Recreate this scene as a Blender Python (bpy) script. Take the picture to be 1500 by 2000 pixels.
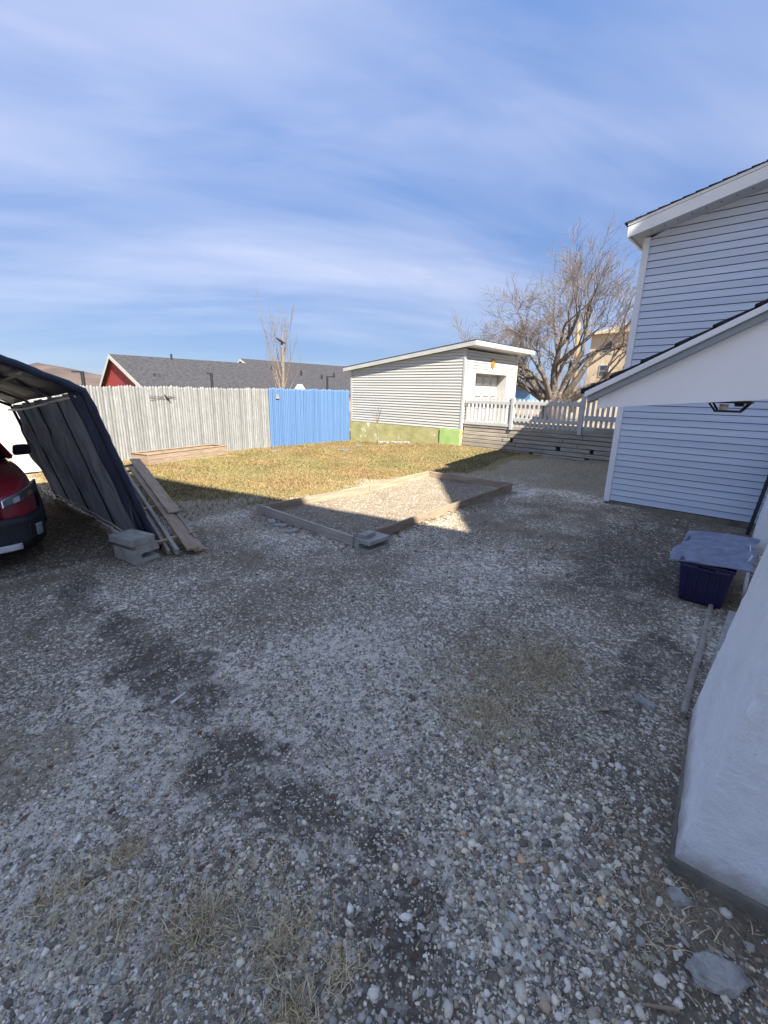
import bpy, bmesh, math, random
import numpy as np
from mathutils import Matrix, Vector
random.seed(7); rng = np.random.default_rng(11)
for o in list(bpy.data.objects): bpy.data.objects.remove(o)
scene = bpy.context.scene
COL = scene.collection

# ------------------------------------------------------------ camera, sky, sun, exposure
RW = [(0.67291806, -0.18147015, 0.71711218), (-0.73943251, -0.19190476, 0.64530002), (0.02051455, -0.9644901, -0.26332111)]
cd = bpy.data.cameras.new('camera'); cam = bpy.data.objects.new('camera', cd); COL.objects.link(cam)
cam.matrix_world = Matrix([(RW[i][0], -RW[i][1], -RW[i][2], (0, 0, 1.95)[i]) for i in range(3)] + [(0, 0, 0, 1)])
cd.sensor_fit = 'HORIZONTAL'; cd.sensor_width = 36.0; cd.lens = 36.0 * 860 / 1500
cd.clip_start = 0.05; cd.clip_end = 6000
scene.camera = cam
SX, SY = 0.366, 0.95                      # ground shadow per metre of height
SUN_EL = math.atan2(1.0, math.hypot(SX, SY))
sl = bpy.data.lights.new('sun', 'SUN'); sl.energy = 2.0; sl.angle = math.radians(0.5); sl.color = (1.0, 0.92, 0.80)
sun = bpy.data.objects.new('sun', sl); COL.objects.link(sun)
sun.rotation_euler = Vector((SX, SY, -1)).to_track_quat('-Z', 'Y').to_euler(); sun.location = (-8, -20, 30)
world = bpy.data.worlds.new('World'); scene.world = world; world.use_nodes = True
wn, wl = world.node_tree.nodes, world.node_tree.links
for n in list(wn): wn.remove(n)
wo = wn.new('ShaderNodeOutputWorld'); bg = wn.new('ShaderNodeBackground'); bg.inputs[1].default_value = 0.15
sky = wn.new('ShaderNodeTexSky'); sky.sky_type = 'NISHITA'; sky.sun_disc = False
sky.sun_elevation = SUN_EL; sky.sun_rotation = math.atan2(-SX, -SY); sky.air_density = 1.0; sky.dust_density = 0.2; sky.ozone_density = 3.0; sky.altitude = 1500
tc = wn.new('ShaderNodeTexCoord'); sep = wn.new('ShaderNodeSeparateXYZ'); wl.new(tc.outputs['Generated'], sep.inputs[0])
def wmath(op, a, b=None):
    m = wn.new('ShaderNodeMath'); m.operation = op
    for i, v in enumerate((a, b)):
        if v is None: continue
        if isinstance(v, (int, float)): m.inputs[i].default_value = v
        else: wl.new(v, m.inputs[i])
    return m.outputs[0]
zz = wmath('ADD', wmath('MAXIMUM', sep.outputs[2], 0.0), 0.22)
cmb = wn.new('ShaderNodeCombineXYZ'); wl.new(wmath('DIVIDE', sep.outputs[0], zz), cmb.inputs[0]); wl.new(wmath('DIVIDE', sep.outputs[1], zz), cmb.inputs[1])
mr0 = wn.new('ShaderNodeMapping'); mr0.inputs['Rotation'].default_value = (0, 0, math.radians(-58)); wl.new(cmb.outputs[0], mr0.inputs[0])
mp = wn.new('ShaderNodeMapping'); mp.inputs['Scale'].default_value = (1.25, 0.42, 1); mp.inputs['Location'].default_value = (3.1, 1.7, 0); wl.new(mr0.outputs[0], mp.inputs[0])
def wnoise(scale, det, rough, dist):
    n = wn.new('ShaderNodeTexNoise'); wl.new(mp.outputs[0], n.inputs['Vector'])
    n.inputs['Scale'].default_value = scale; n.inputs['Detail'].default_value = det; n.inputs['Roughness'].default_value = rough; n.inputs['Distortion'].default_value = dist
    return n.outputs[0]
def wramp(v, a, b):
    r = wn.new('ShaderNodeMapRange'); r.interpolation_type = 'SMOOTHSTEP'; wl.new(v, r.inputs[0]); r.inputs[1].default_value = a; r.inputs[2].default_value = b
    return r.outputs[0]
c1 = wramp(wnoise(0.95, 4, 0.5, 0.35), 0.33, 0.70); c2 = wramp(wnoise(2.3, 6, 0.55, 0.6), 0.36, 0.76)
cf = wmath('MULTIPLY', wmath('ADD', wmath('MULTIPLY', c1, 0.8), wmath('MULTIPLY', c2, 0.32)), wramp(sep.outputs[2], -0.05, 0.30))
veil = wn.new('ShaderNodeMix'); veil.data_type = 'RGBA'; wl.new(wmath('MINIMUM', cf, 1.0), veil.inputs[0]); veil.inputs[6].default_value = (0.09, 0.16, 0.365, 1); veil.inputs[7].default_value = (0.49, 0.485, 0.57, 1)
mix = wn.new('ShaderNodeMix'); mix.data_type = 'RGBA'; 
mr = wmath('ADD', wmath('MULTIPLY', wramp(sep.outputs[2], 0.9, 0.05), 0.13), 0.83); wl.new(mr, mix.inputs[0]); wl.new(sky.outputs[0], mix.inputs[6]); wl.new(veil.outputs[2], mix.inputs[7])
wl.new(mix.outputs[2], bg.inputs[0]); wl.new(bg.outputs[0], wo.inputs[0])
vs = scene.view_settings; vs.view_transform = 'Standard'; vs.look = 'None'; vs.gamma = 1.0; vs.use_curve_mapping = False
vs.exposure = 3.0
scene.render.engine = 'CYCLES'

# ------------------------------------------------------------ helpers
def tag(o, label=None, cat=None, group=None, kind=None):
    if label: o['label'] = label
    if cat: o['category'] = cat
    if group: o['group'] = group
    if kind: o['kind'] = kind
    return o
def empty(name, loc, label, cat, group=None):
    o = bpy.data.objects.new(name, None); o.location = loc; o.empty_display_size = 0.1; COL.objects.link(o)
    return tag(o, label, cat, group)
def link(name, me, parent=None):
    o = bpy.data.objects.new(name, me); COL.objects.link(o)
    if parent is not None: attach(o, parent)
    return o
def wloc(p):
    if p.parent is None: return Vector(p.location)
    return wloc(p.parent) + p.matrix_parent_inverse.translation + Vector(p.location)
def attach(o, parent):
    o.parent = parent; o.matrix_parent_inverse = Matrix.Translation(-wloc(parent))
class MB:
    def __init__(s): s.v = []; s.f = []
    def add(s, vs, fs):
        k = len(s.v); s.v += [tuple(map(float, v)) for v in vs]; s.f += [tuple(i + k for i in f) for f in fs]; return s
    def box(s, a, b):
        (x0, y0, z0), (x1, y1, z1) = a, b
        return s.add([(x0, y0, z0), (x1, y0, z0), (x1, y1, z0), (x0, y1, z0), (x0, y0, z1), (x1, y0, z1), (x1, y1, z1), (x0, y1, z1)],
                     [(3, 2, 1, 0), (4, 5, 6, 7), (0, 1, 5, 4), (1, 2, 6, 5), (2, 3, 7, 6), (3, 0, 4, 7)])
    def hexa(s, bot, top):
        n = len(bot)
        return s.add(list(bot) + list(top), [tuple(reversed(range(n))), tuple(range(n, 2 * n))] + [(i, (i + 1) % n, n + (i + 1) % n, n + i) for i in range(n)])
    def prism(s, poly, d):          # polygon of 3d points extruded by vector d
        d = Vector(d); return s.hexa(poly, [tuple(Vector(p) + d) for p in poly])
    def beam(s, p0, p1, w, h, up=(0, 0, 1), w1=None, h1=None):
        p0, p1, up = Vector(p0), Vector(p1), Vector(up); d = (p1 - p0).normalized(); r = d.cross(up).normalized(); u = r.cross(d)
        w1 = w if w1 is None else w1; h1 = h if h1 is None else h1
        A = [p0 + r * a * w / 2 + u * b * h / 2 for a, b in ((-1, -1), (1, -1), (1, 1), (-1, 1))]
        B = [p1 + r * a * w1 / 2 + u * b * h1 / 2 for a, b in ((-1, -1), (1, -1), (1, 1), (-1, 1))]
        return s.add(A + B, [(0, 3, 2, 1), (4, 5, 6, 7), (0, 1, 5, 4), (1, 2, 6, 5), (2, 3, 7, 6), (3, 0, 4, 7)])
    def tube(s, pts, rad, n=8, cap=True):
        pts = [Vector(p) for p in pts]; k = len(s.v); rings = []
        if not hasattr(rad, '__len__'): rad = [rad] * len(pts)
        ref = None
        for i, p in enumerate(pts):
            d = (pts[min(i + 1, len(pts) - 1)] - pts[max(i - 1, 0)]).normalized()
            if ref is None: ref = Vector((0, 0, 1)) if abs(d.z) < .9 else Vector((1, 0, 0))
            r = d.cross(ref).normalized(); u = r.cross(d); ref = u
            s.v += [tuple(p + (r * math.cos(2 * math.pi * j / n) + u * math.sin(2 * math.pi * j / n)) * rad[i]) for j in range(n)]
        for i in range(len(pts) - 1):
            for j in range(n):
                a = k + i * n + j; b = k + i * n + (j + 1) % n
                s.f.append((a, b, b + n, a + n))
        if cap and n > 2:
            s.f.append(tuple(k + j for j in reversed(range(n)))); s.f.append(tuple(k + (len(pts) - 1) * n + j for j in range(n)))
        return s
    def grid(s, P):                 # P[i][j] points
        k = len(s.v); m = len(P[0])
        for row in P: s.v += [tuple(map(float, p)) for p in row]
        for i in range(len(P) - 1):
            for j in range(m - 1):
                a = k + i * m + j; s.f.append((a, a + 1, a + m + 1, a + m))
        return s
    def mesh(s, name, mat, smooth=False):
        me = bpy.data.meshes.new(name); me.from_pydata(s.v, [], s.f); me.update()
        if mat: me.materials.append(mat)
        if smooth: me.polygons.foreach_set('use_smooth', [True] * len(me.polygons))
        return me
    def build(s, name, mat, parent=None, smooth=False, bevel=0.0):
        o = link(name, s.mesh(name, mat, smooth), parent)
        if bevel:
            b = o.modifiers.new('bevel', 'BEVEL'); b.width = bevel; b.segments = 2; b.limit_method = 'ANGLE'
        return o
def fastmesh(name, V, F, mat, cols=None):
    V = np.asarray(V, np.float32); F = np.asarray(F, np.int32); k = F.shape[1]
    me = bpy.data.meshes.new(name); me.vertices.add(len(V)); me.vertices.foreach_set('co', V.ravel())
    me.loops.add(F.size); me.loops.foreach_set('vertex_index', F.ravel())
    me.polygons.add(len(F)); me.polygons.foreach_set('loop_start', np.arange(0, F.size, k, dtype=np.int32))
    me.polygons.foreach_set('loop_total', np.full(len(F), k, np.int32))
    if cols is not None:
        at = me.attributes.new('tint', 'FLOAT_COLOR', 'POINT'); c4 = np.ones((len(V), 4), np.float32); c4[:, :3] = cols; at.data.foreach_set('color', c4.ravel())
    me.materials.append(mat); me.update(calc_edges=True); me.validate()
    return me

def vnoise(p, scale, seed=0):
    """smooth lattice noise in -1..1 for points (...,k)"""
    p = np.asarray(p, float) * scale; i = np.floor(p).astype(np.int64); f = p - i; f = f * f * (3 - 2 * f); k = p.shape[-1]; out = 0.0
    for c in range(2 ** k):
        o = [(c >> d) & 1 for d in range(k)]; h = np.full(p.shape[:-1], seed * 7919 + 17, np.int64); w = 1.0
        for d in range(k):
            h = (h * 1000003) ^ ((i[..., d] + o[d]) * (73856093, 19349663, 83492791)[d]); w = w * (f[..., d] if o[d] else 1 - f[..., d])
        h = (h ^ (h >> 13)) * 1274126177; h = (h ^ (h >> 16)) & 0xFFFF
        out = out + w * (h / 32767.5 - 1)
    return out
def fbm(p, scale, octs=4, seed=0, gain=.55): return sum(vnoise(p, scale * 2.03 ** k, seed + k) * gain ** k for k in range(octs))

# ------------------------------------------------------------ materials
class Mat:
    def __init__(s, name, rough=0.7, spec=0.35, metal=0.0):
        s.m = bpy.data.materials.new(name); s.m.use_nodes = True; t = s.m.node_tree; s.n, s.l = t.nodes, t.links
        s.b = s.n['Principled BSDF']; s.b.inputs['Roughness'].default_value = rough; s.b.inputs['Metallic'].default_value = metal
        s.b.inputs['Specular IOR Level'].default_value = spec
        s.pos = s.n.new('ShaderNodeNewGeometry').outputs['Position']
    def vec(s, scale=(1, 1, 1), rot=(0, 0, 0)):
        m = s.n.new('ShaderNodeMapping'); m.inputs['Scale'].default_value = scale; m.inputs['Rotation'].default_value = rot; s.l.new(s.pos, m.inputs[0]); return m.outputs[0]
    def noise(s, scale, det=4, rough=.55, stretch=None, dist=0):
        n = s.n.new('ShaderNodeTexNoise'); n.inputs['Scale'].default_value = scale; n.inputs['Detail'].default_value = det; n.inputs['Roughness'].default_value = rough; n.inputs['Distortion'].default_value = dist
        s.l.new(s.vec(stretch) if stretch else s.pos, n.inputs['Vector']); return n.outputs[0]
    def vor(s, scale, out='Color', feat='F1', stretch=None):
        n = s.n.new('ShaderNodeTexVoronoi'); n.feature = feat; n.inputs['Scale'].default_value = scale; s.l.new(s.vec(stretch) if stretch else s.pos, n.inputs['Vector']); return n.outputs[out]
    def rng(s, v, a, b, c=0, d=1):
        r = s.n.new('ShaderNodeMapRange'); r.interpolation_type = 'SMOOTHSTEP'
        for i, q in enumerate((v, a, b, c, d)):
            if isinstance(q, (int, float)): r.inputs[i].default_value = q
            else: s.l.new(q, r.inputs[i])
        return r.outputs[0]
    def math(s, op, a, b):
        m = s.n.new('ShaderNodeMath'); m.operation = op
        for i, q in enumerate((a, b)):
            if isinstance(q, (int, float)): m.inputs[i].default_value = q
            else: s.l.new(q, m.inputs[i])
        return m.outputs[0]
    def mix(s, f, a, b, mode='MIX'):
        m = s.n.new('ShaderNodeMix'); m.data_type = 'RGBA'; m.blend_type = mode
        for i, q in ((0, f), (6, a), (7, b)):
            if isinstance(q, (int, float)): m.inputs[i].default_value = q
            elif isinstance(q, tuple): m.inputs[i].default_value = (*q[:3], 1)
            else: s.l.new(q, m.inputs[i])
        return m.outputs[2]
    def ramp(s, v, stops):
        r = s.n.new('ShaderNodeValToRGB'); e = r.color_ramp.elements
        while len(e) < len(stops): e.new(0.5)
        for el, (p, c) in zip(e, stops): el.position = p; el.color = (*c, 1)
        s.l.new(v, r.inputs[0]); return r.outputs[0]
    def rand(s): return s.n.new('ShaderNodeObjectInfo').outputs['Random']
    def attr(s, name, out='Color'):
        a = s.n.new('ShaderNodeAttribute'); a.attribute_name = name; return a.outputs[out]
    def col(s, c):
        if isinstance(c, tuple): s.b.inputs['Base Color'].default_value = (*c, 1)
        else: s.l.new(c, s.b.inputs['Base Color'])
        return s
    def bump(s, h, dist=.01, st=.6):
        b = s.n.new('ShaderNodeBump'); b.inputs['Distance'].default_value = dist; b.inputs['Strength'].default_value = st; s.l.new(h, b.inputs['Height']); s.l.new(b.outputs[0], s.b.inputs['Normal']); return s
def simple(name, a, b, scale=6, rough=.7, spec=.35, vary=.15, bump=0, bscale=None, stretch=None, metal=0):
    m = Mat(name, rough, spec, metal); c = m.mix(m.rng(m.noise(scale, 5, .6, stretch), .3, .7), a, b)
    if vary:
        c = m.mix(m.rng(m.rand(), 0, 1, 0, vary), c, tuple(x * .45 for x in a))
    m.col(c)
    if bump: m.bump(m.noise(bscale or scale * 3, 5, .6, stretch), bump)
    return m.m
M = {}
M['siding_blue'] = simple('blue_grey_vinyl', (.61, .675, .78), (.52, .585, .69), 1.3, .5, .4, .10, .0012, 30, (1, .25, 6))
M['trim_blue'] = simple('pale_blue_trim', (.76, .77, .79), (.70, .71, .73), 2, .5, .4, .04)
M['white_paint'] = simple('white_paint', (.48, .48, .465), (.42, .42, .41), 2.2, .5, .4, .04)
M['porch_white'] = simple('porch_white_panel', (.88, .88, .88), (.83, .835, .84), 1.4, .55, .35, 0, .0015, 140)
M['trim_white_shade'] = simple('house_white_trim_shade', (.84, .84, .83), (.78, .78, .77), 2.2, .45, .4, .04)  # shade copy of white_paint, made brighter because these boards lie in shade
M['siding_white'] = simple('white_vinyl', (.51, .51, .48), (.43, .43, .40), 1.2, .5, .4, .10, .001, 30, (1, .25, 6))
M['soffit'] = simple('grey_soffit', (.55, .57, .58), (.48, .50, .52), 3, .6)
M['grey_metal'] = simple('grey_fascia', (.30, .34, .37), (.25, .29, .32), 3, .45, .5)
M['dark_gap'] = simple('dark_gap', (.05, .055, .065), (.035, .04, .05), 3, .9, .1, 0)
M['concrete'] = simple('grey_concrete', (.40, .39, .35), (.28, .27, .24), 9, .9, .2, .1, .006, 60)
M['concrete_old'] = simple('old_footing', (.24, .22, .18), (.13, .12, .10), 6, .95, .15, .1, .01, 40)
def mk_pier():
    m = Mat('painted_rough_concrete', .85, .2); c = m.mix(m.rng(m.noise(2.4, 5, .6), .3, .7), (.86, .88, .90), (.78, .81, .84))
    c = m.mix(m.rng(m.noise(55, 4, .7), .63, .68, 0, .5), c, (.40, .41, .42))
    sp = m.n.new('ShaderNodeSeparateXYZ'); m.l.new(m.pos, sp.inputs[0])
    c = m.mix(m.math('MULTIPLY', m.rng(m.math('ADD', sp.outputs[2], m.math('MULTIPLY', m.noise(9, 6, .7), -.22)), .10, -.06), .7), c, (.30, .26, .21))
    m.col(c); m.bump(m.noise(70, 6, .7), .008, .8); return m.m
M['bluepaint'] = mk_pier()
M['shingle'] = simple('dark_shingles', (.045, .046, .05), (.02, .02, .024), 60, .95, .15, .2, .004, 120)
M['timber'] = simple('weathered_timber', (.47, .42, .345), (.28, .25, .205), 5, .9, .2, .5, .008, 26, (4, .35, 5))
M['board'] = simple('frame_board', (.40, .32, .235), (.24, .185, .135), 6, .85, .2, .35, .004, 30, (.4, .4, 5))
M['board_grey'] = simple('grey_board', (.50, .45, .39), (.34, .30, .255), 6, .85, .2, .2, .004, 30, (.4, .4, 5))
M['lumber'] = simple('tan_lumber', (.46, .34, .23), (.30, .22, .15), 5, .8, .25, .35, .003, 26, (5, .4, 5))
M['bed_wood'] = simple('bed_wood', (.34, .26, .19), (.20, .15, .11), 7, .9, .2, .25, .006, 30, (.5, .5, 5))
M['soil'] = simple('dark_soil', (.10, .075, .055), (.05, .04, .03), 20, .95, .1, 0, .02, 40)
M['black'] = simple('black_metal', (.018, .018, .02), (.012, .012, .014), 9, .5, .4, 0)
M['plastic_dark'] = simple('dark_cladding', (.022, .025, .032), (.014, .016, .022), 8, .55, .45, 0, .0008, 300)
M['chrome'] = simple('chrome', (.75, .76, .78), (.65, .66, .68), 3, .2, .6, 0, metal=.9)
M['silver'] = simple('silver_trim', (.62, .63, .65), (.5, .51, .53), 6, .4, .5, 0)
M['rubber'] = simple('tyre_rubber', (.02, .02, .02), (.012, .012, .012), 20, .85, .2, 0)
M['red_wall'] = simple('red_siding', (.26, .035, .038), (.21, .028, .032), 2, .65, .3, .05, .01, 30, (.2, .2, 6))
M['roof_grey'] = simple('far_grey_shingles', (.062, .062, .068), (.034, .034, .04), 4, .95, .15, 0, .01, 30)
M['cream'] = simple('cream_render', (.46, .375, .265), (.41, .335, .235), .6, .8, .2, 0)
M['pole_wood'] = simple('pole_wood', (.30, .21, .12), (.23, .16, .09), 4, .85, .2, 0)
M['bark'] = simple('grey_bark', (.20, .172, .145), (.10, .085, .075), 9, .9, .2, 0, .02, 30, (3, 3, .6))
M['twig'] = simple('twig_bark', (.20, .165, .14), (.14, .115, .10), 6, .85, .2, 0)
M['birch'] = simple('birch_bark', (.22, .175, .145), (.14, .11, .09), 8, .85, .2, 0)
M['gold'] = simple('gold_plaque', (.48, .24, .05), (.25, .12, .03), 25, .5, .4, 0)
M['rock'] = simple('grey_rock', (.44, .42, .38), (.24, .23, .21), 16, .9, .2, .1, .02, 45)
M['evergreen'] = simple('evergreen_needles', (.05, .075, .04), (.03, .05, .025), 4, .8, .2, .3)
M['hill'] = simple('hill_brush', (.13, .10, .085), (.075, .06, .055), .03, .95, .1, 0)
M['farblue'] = simple('far_blue_wall', (.12, .22, .36), (.10, .19, .32), 1, .8, .2, 0)
M['cord'] = simple('white_cord', (.7, .7, .7), (.6, .6, .6), 9, .7, .3, 0)
M['rail'] = simple('white_rail', (.72, .70, .64), (.6, .58, .53), 9, .5, .4, 0)
M['navy'] = simple('navy_plastic', (.018, .016, .075), (.012, .011, .05), 4, .35, .5, 0)
M['tarp_silver'] = simple('silver_sheet', (.22, .25, .34), (.11, .125, .18), 9, .35, .5, 0, .006, 22)
M['bulb'] = simple('frosted_bulb', (.75, .72, .62), (.68, .65, .55), 5, .3, .5, 0)
M['feather'] = simple('crow_feathers', (.012, .012, .014), (.008, .008, .01), 20, .6, .3, 0)
def mk_fence(name, a, b, blue=False):
    m = Mat(name, .85 if not blue else .6, .25)
    c = m.mix(m.rng(m.noise(7, 6, .7, (2.5, 1, .5)), .35, .72), a, b)
    c = m.mix(m.math('MULTIPLY', m.rng(m.noise(16, 5, .75, (2.2, 1, .8)), .54, .7), .2 if blue else .65), c, tuple(x * .42 for x in a))
    c = m.mix(m.rng(m.rand(), 0, 1, 0, .22 if blue else .45), c, tuple(x * .5 for x in b))
    m.col(c); m.bump(m.noise(40, 4, .6, (3, 1, .3)), .004); return m.m
M['fence_grey'] = mk_fence('weathered_grey_pickets', (.27, .277, .275), (.19, .195, .193))
M['fence_blue'] = mk_fence('blue_painted_pickets', (.088, .172, .33), (.078, .152, .30), True)
def mk_foundation():
    m = Mat('mossy_foundation_paint', .9, .2)
    c = m.mix(m.rng(m.noise(2.2, 6, .65), .35, .65), (.29, .28, .125), (.38, .355, .175))
    c = m.mix(m.rng(m.noise(3.1, 6, .7, (1, 1, .8)), .60, .64), c, (.60, .57, .45))
    m.col(c); m.bump(m.noise(20, 6, .6), .01); return m.m
M['foundation'] = mk_foundation()
M['green_patch'] = simple('bright_green_paint', (.27, .42, .13), (.36, .50, .20), 5, .85, .25, 0, .008, 24)
def mk_glass(name, c, r=.05):
    m = Mat(name, r, .6); m.col(c); return m.m
M['window'] = mk_glass('dark_window_glass', (.03, .04, .05)); M['lamp_lens'] = mk_glass('lamp_lens', (.25, .27, .3), .12)
M['lens_dark'] = mk_glass('headlamp_glass', (.06, .065, .07), .08); M['carglass'] = mk_glass('car_glass', (.012, .014, .018)); M['amber'] = mk_glass('amber_lens', (.30, .12, .04), .2)
def mk_car():
    m = Mat('maroon_paint', .32, .5); m.col(m.mix(m.rng(m.noise(300, 2), .4, .7), (.24, .016, .03), (.30, .026, .042)))
    m.b.inputs['Coat Weight'].default_value = .8; m.b.inputs['Coat Roughness'].default_value = .06; return m.m
M['maroon'] = mk_car()
def mk_tarp(name, a, b, trans=0.25):
    m = Mat(name, .55, .35); c = m.mix(m.rng(m.noise(5, 5, .6, (1, 1.6, .25)), .35, .7), a, b); m.col(c)
    m.bump(m.noise(7, 4, .55, (1, 1.6, .35)), .02, .8)
    tr = m.n.new('ShaderNodeBsdfTranslucent'); m.l.new(c, tr.inputs[0]); ms = m.n.new('ShaderNodeMixShader'); ms.inputs[0].default_value = trans
    out = m.n['Material Output']; m.l.new(m.b.outputs[0], ms.inputs[1]); m.l.new(tr.outputs[0], ms.inputs[2]); m.l.new(ms.outputs[0], out.inputs[0]); return m.m
M['tarp_in'] = mk_tarp('grey_inner_tarp', (.20, .20, .205), (.10, .10, .105), .35)
M['tarp_out'] = mk_tarp('dark_navy_tarp', (.035, .045, .075), (.022, .028, .05), .05)
def mk_tint(name, rough=.8, fuzz=90):
    m = Mat(name, rough, .3); t = m.attr('tint'); m.col(m.mix(m.rng(m.noise(fuzz, 3), .3, .7, 0, .35), t, m.mix(1.0, t, (.55, .55, .55), 'MULTIPLY'))); return m.m
M['gravel'] = mk_tint('gravel_stones'); M['straw'] = mk_tint('dry_grass_blades', .75, 30); M['leaf'] = mk_tint('dead_leaf_litter', .8, 60)
def mk_stone():
    m = Mat('loose_stone', .8, .3)
    c = m.ramp(m.rand(), [(0, (.20, .175, .14)), (.25, (.40, .355, .285)), (.55, (.60, .53, .43)), (.88, (.86, .77, .64)), (1, (.38, .295, .22))])
    m.col(m.mix(m.rng(m.noise(70, 4), .35, .7, 0, .5), c, m.mix(1.0, c, (.6, .6, .6), 'MULTIPLY'))); m.bump(m.noise(150, 3), .002); return m.m
M['stone'] = mk_stone()
def mk_ground():
    m = Mat('gravel_and_soil_ground', .95, .15)
    ms = m.attr('mask'); sp = m.n.new('ShaderNodeSeparateColor'); m.l.new(ms, sp.inputs[0]); grass, dirt_shade, warm = sp.outputs[0], sp.outputs[1], sp.outputs[2]
    dens = m.attr('mask', 'Alpha')
    v0 = m.n.new('ShaderNodeSeparateColor'); m.l.new(m.vor(24), v0.inputs[0]); v1 = m.n.new('ShaderNodeSeparateColor'); m.l.new(m.vor(46), v1.inputs[0]); v2 = m.n.new('ShaderNodeSeparateColor'); m.l.new(m.vor(105), v2.inputs[0])
    fine = m.mix(m.rng(m.noise(26, 8, .8), .3, .7), (.15, .122, .088), (.38, .315, .23))
    fine = m.mix(m.rng(m.noise(2.3, 6, .7), .4, .7, 0, .55), fine, (.15, .12, .088))
    p2 = m.ramp(v2.outputs[0], [(0, (.18, .15, .115)), (.5, (.50, .425, .325)), (1, (.85, .75, .60))])
    p1 = m.ramp(v1.outputs[0], [(0, (.20, .17, .13)), (.4, (.50, .43, .33)), (1, (.88, .79, .645))])
    thr = m.math('SUBTRACT', 1.06, dens)
    grav = m.mix(m.rng(m.math('SUBTRACT', v2.outputs[1], m.math('MULTIPLY', thr, .98)), -.02, .04), fine, p2)
    grav = m.mix(m.rng(m.math('SUBTRACT', v1.outputs[1], thr), -.02, .03), grav, p1)
    grav = m.mix(m.rng(m.math('SUBTRACT', v0.outputs[1], m.math('ADD', thr, .34)), -.01, .02), grav, (.80, .71, .58))
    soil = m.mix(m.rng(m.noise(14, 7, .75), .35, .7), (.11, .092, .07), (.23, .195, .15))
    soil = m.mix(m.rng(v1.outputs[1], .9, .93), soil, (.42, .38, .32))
    tanc = m.mix(m.rng(m.noise(30, 8, .8), .35, .65), (.20, .165, .115), (.52, .44, .31))
    lawn = m.mix(m.rng(m.noise(2.0, 6, .7), .35, .68), (.24, .19, .078), (.19, .165, .066))
    lawn = m.mix(m.rng(m.noise(42, 5, .8), .35, .7, 0, .7), lawn, (.30, .25, .125)); lawn = m.mix(m.rng(m.noise(.7, 4, .6), .5, .7, 0, .6), lawn, (.30, .19, .07))
    brk = m.math('SUBTRACT', m.noise(3.2, 7, .75), .5)
    def msk(x): return m.rng(m.math('ADD', x, m.math('MULTIPLY', brk, 1.1)), .38, .62)
    c = m.mix(msk(warm), grav, tanc); c = m.mix(msk(dirt_shade), c, soil); c = m.mix(msk(grass), c, lawn)
    m.col(c)
    h = m.math('ADD', m.math('MULTIPLY', m.vor(46, 'Distance'), -1.0), m.math('MULTIPLY', m.noise(60, 6, .75), 1.4))
    m.bump(h, .014, .9); return m.m
M['ground'] = mk_ground()
M['drive'] = simple('upper_drive', (.30, .25, .19), (.20, .17, .13), 3, .95, .15, 0, .02, 20)

# ------------------------------------------------------------ ground
def sst(a, b, x):
    t = np.clip((np.asarray(x, float) - a) / (b - a), 0, 1); return t * t * (3 - 2 * t)
def gz(x, y):
    x = np.asarray(x, float); y = np.asarray(y, float)
    z = .24 * sst(9.2, 12.6, x) * sst(12.5, 8.5, y) * sst(200, 20, x)
    near = sst(40, 10, np.hypot(x, y))
    z = z + near * (.010 * np.sin(2.1 * x + .7 * y) + .009 * np.sin(1.3 * y - 1.7 * x + 1) + .006 * np.sin(5.3 * x + 3.1 * y) + .005 * np.sin(4.1 * y - 6.7 * x + 2))
    for tx, ty, dx, dy in ((1.1, 5.9, .0, -1), ):
        pass
    return z
def gzf(x, y): return float(gz(x, y))
TRACK = np.array([(1.25, 6.6), (1.1, 5.9), (.97, 4.2), (.93, 2.7), (.96, 2.3), (.95, 1.44), (1.06, .77), (.75, .5), (.3, -.6)])
TRACK2 = np.array([(2.1, 8.6), (2.5, 5.6), (4.2, 1.1), (5.2, .8), (7.5, 1.2)])
def segdist(x, y, T):
    d = np.full(np.shape(x), 1e9)
    for a, b in zip(T[:-1], T[1:]):
        ab = b - a; t = np.clip(((x - a[0]) * ab[0] + (y - a[1]) * ab[1]) / (ab @ ab), 0, 1)
        d = np.minimum(d, np.hypot(x - a[0] - t * ab[0], y - a[1] - t * ab[1]))
    return d
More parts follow.
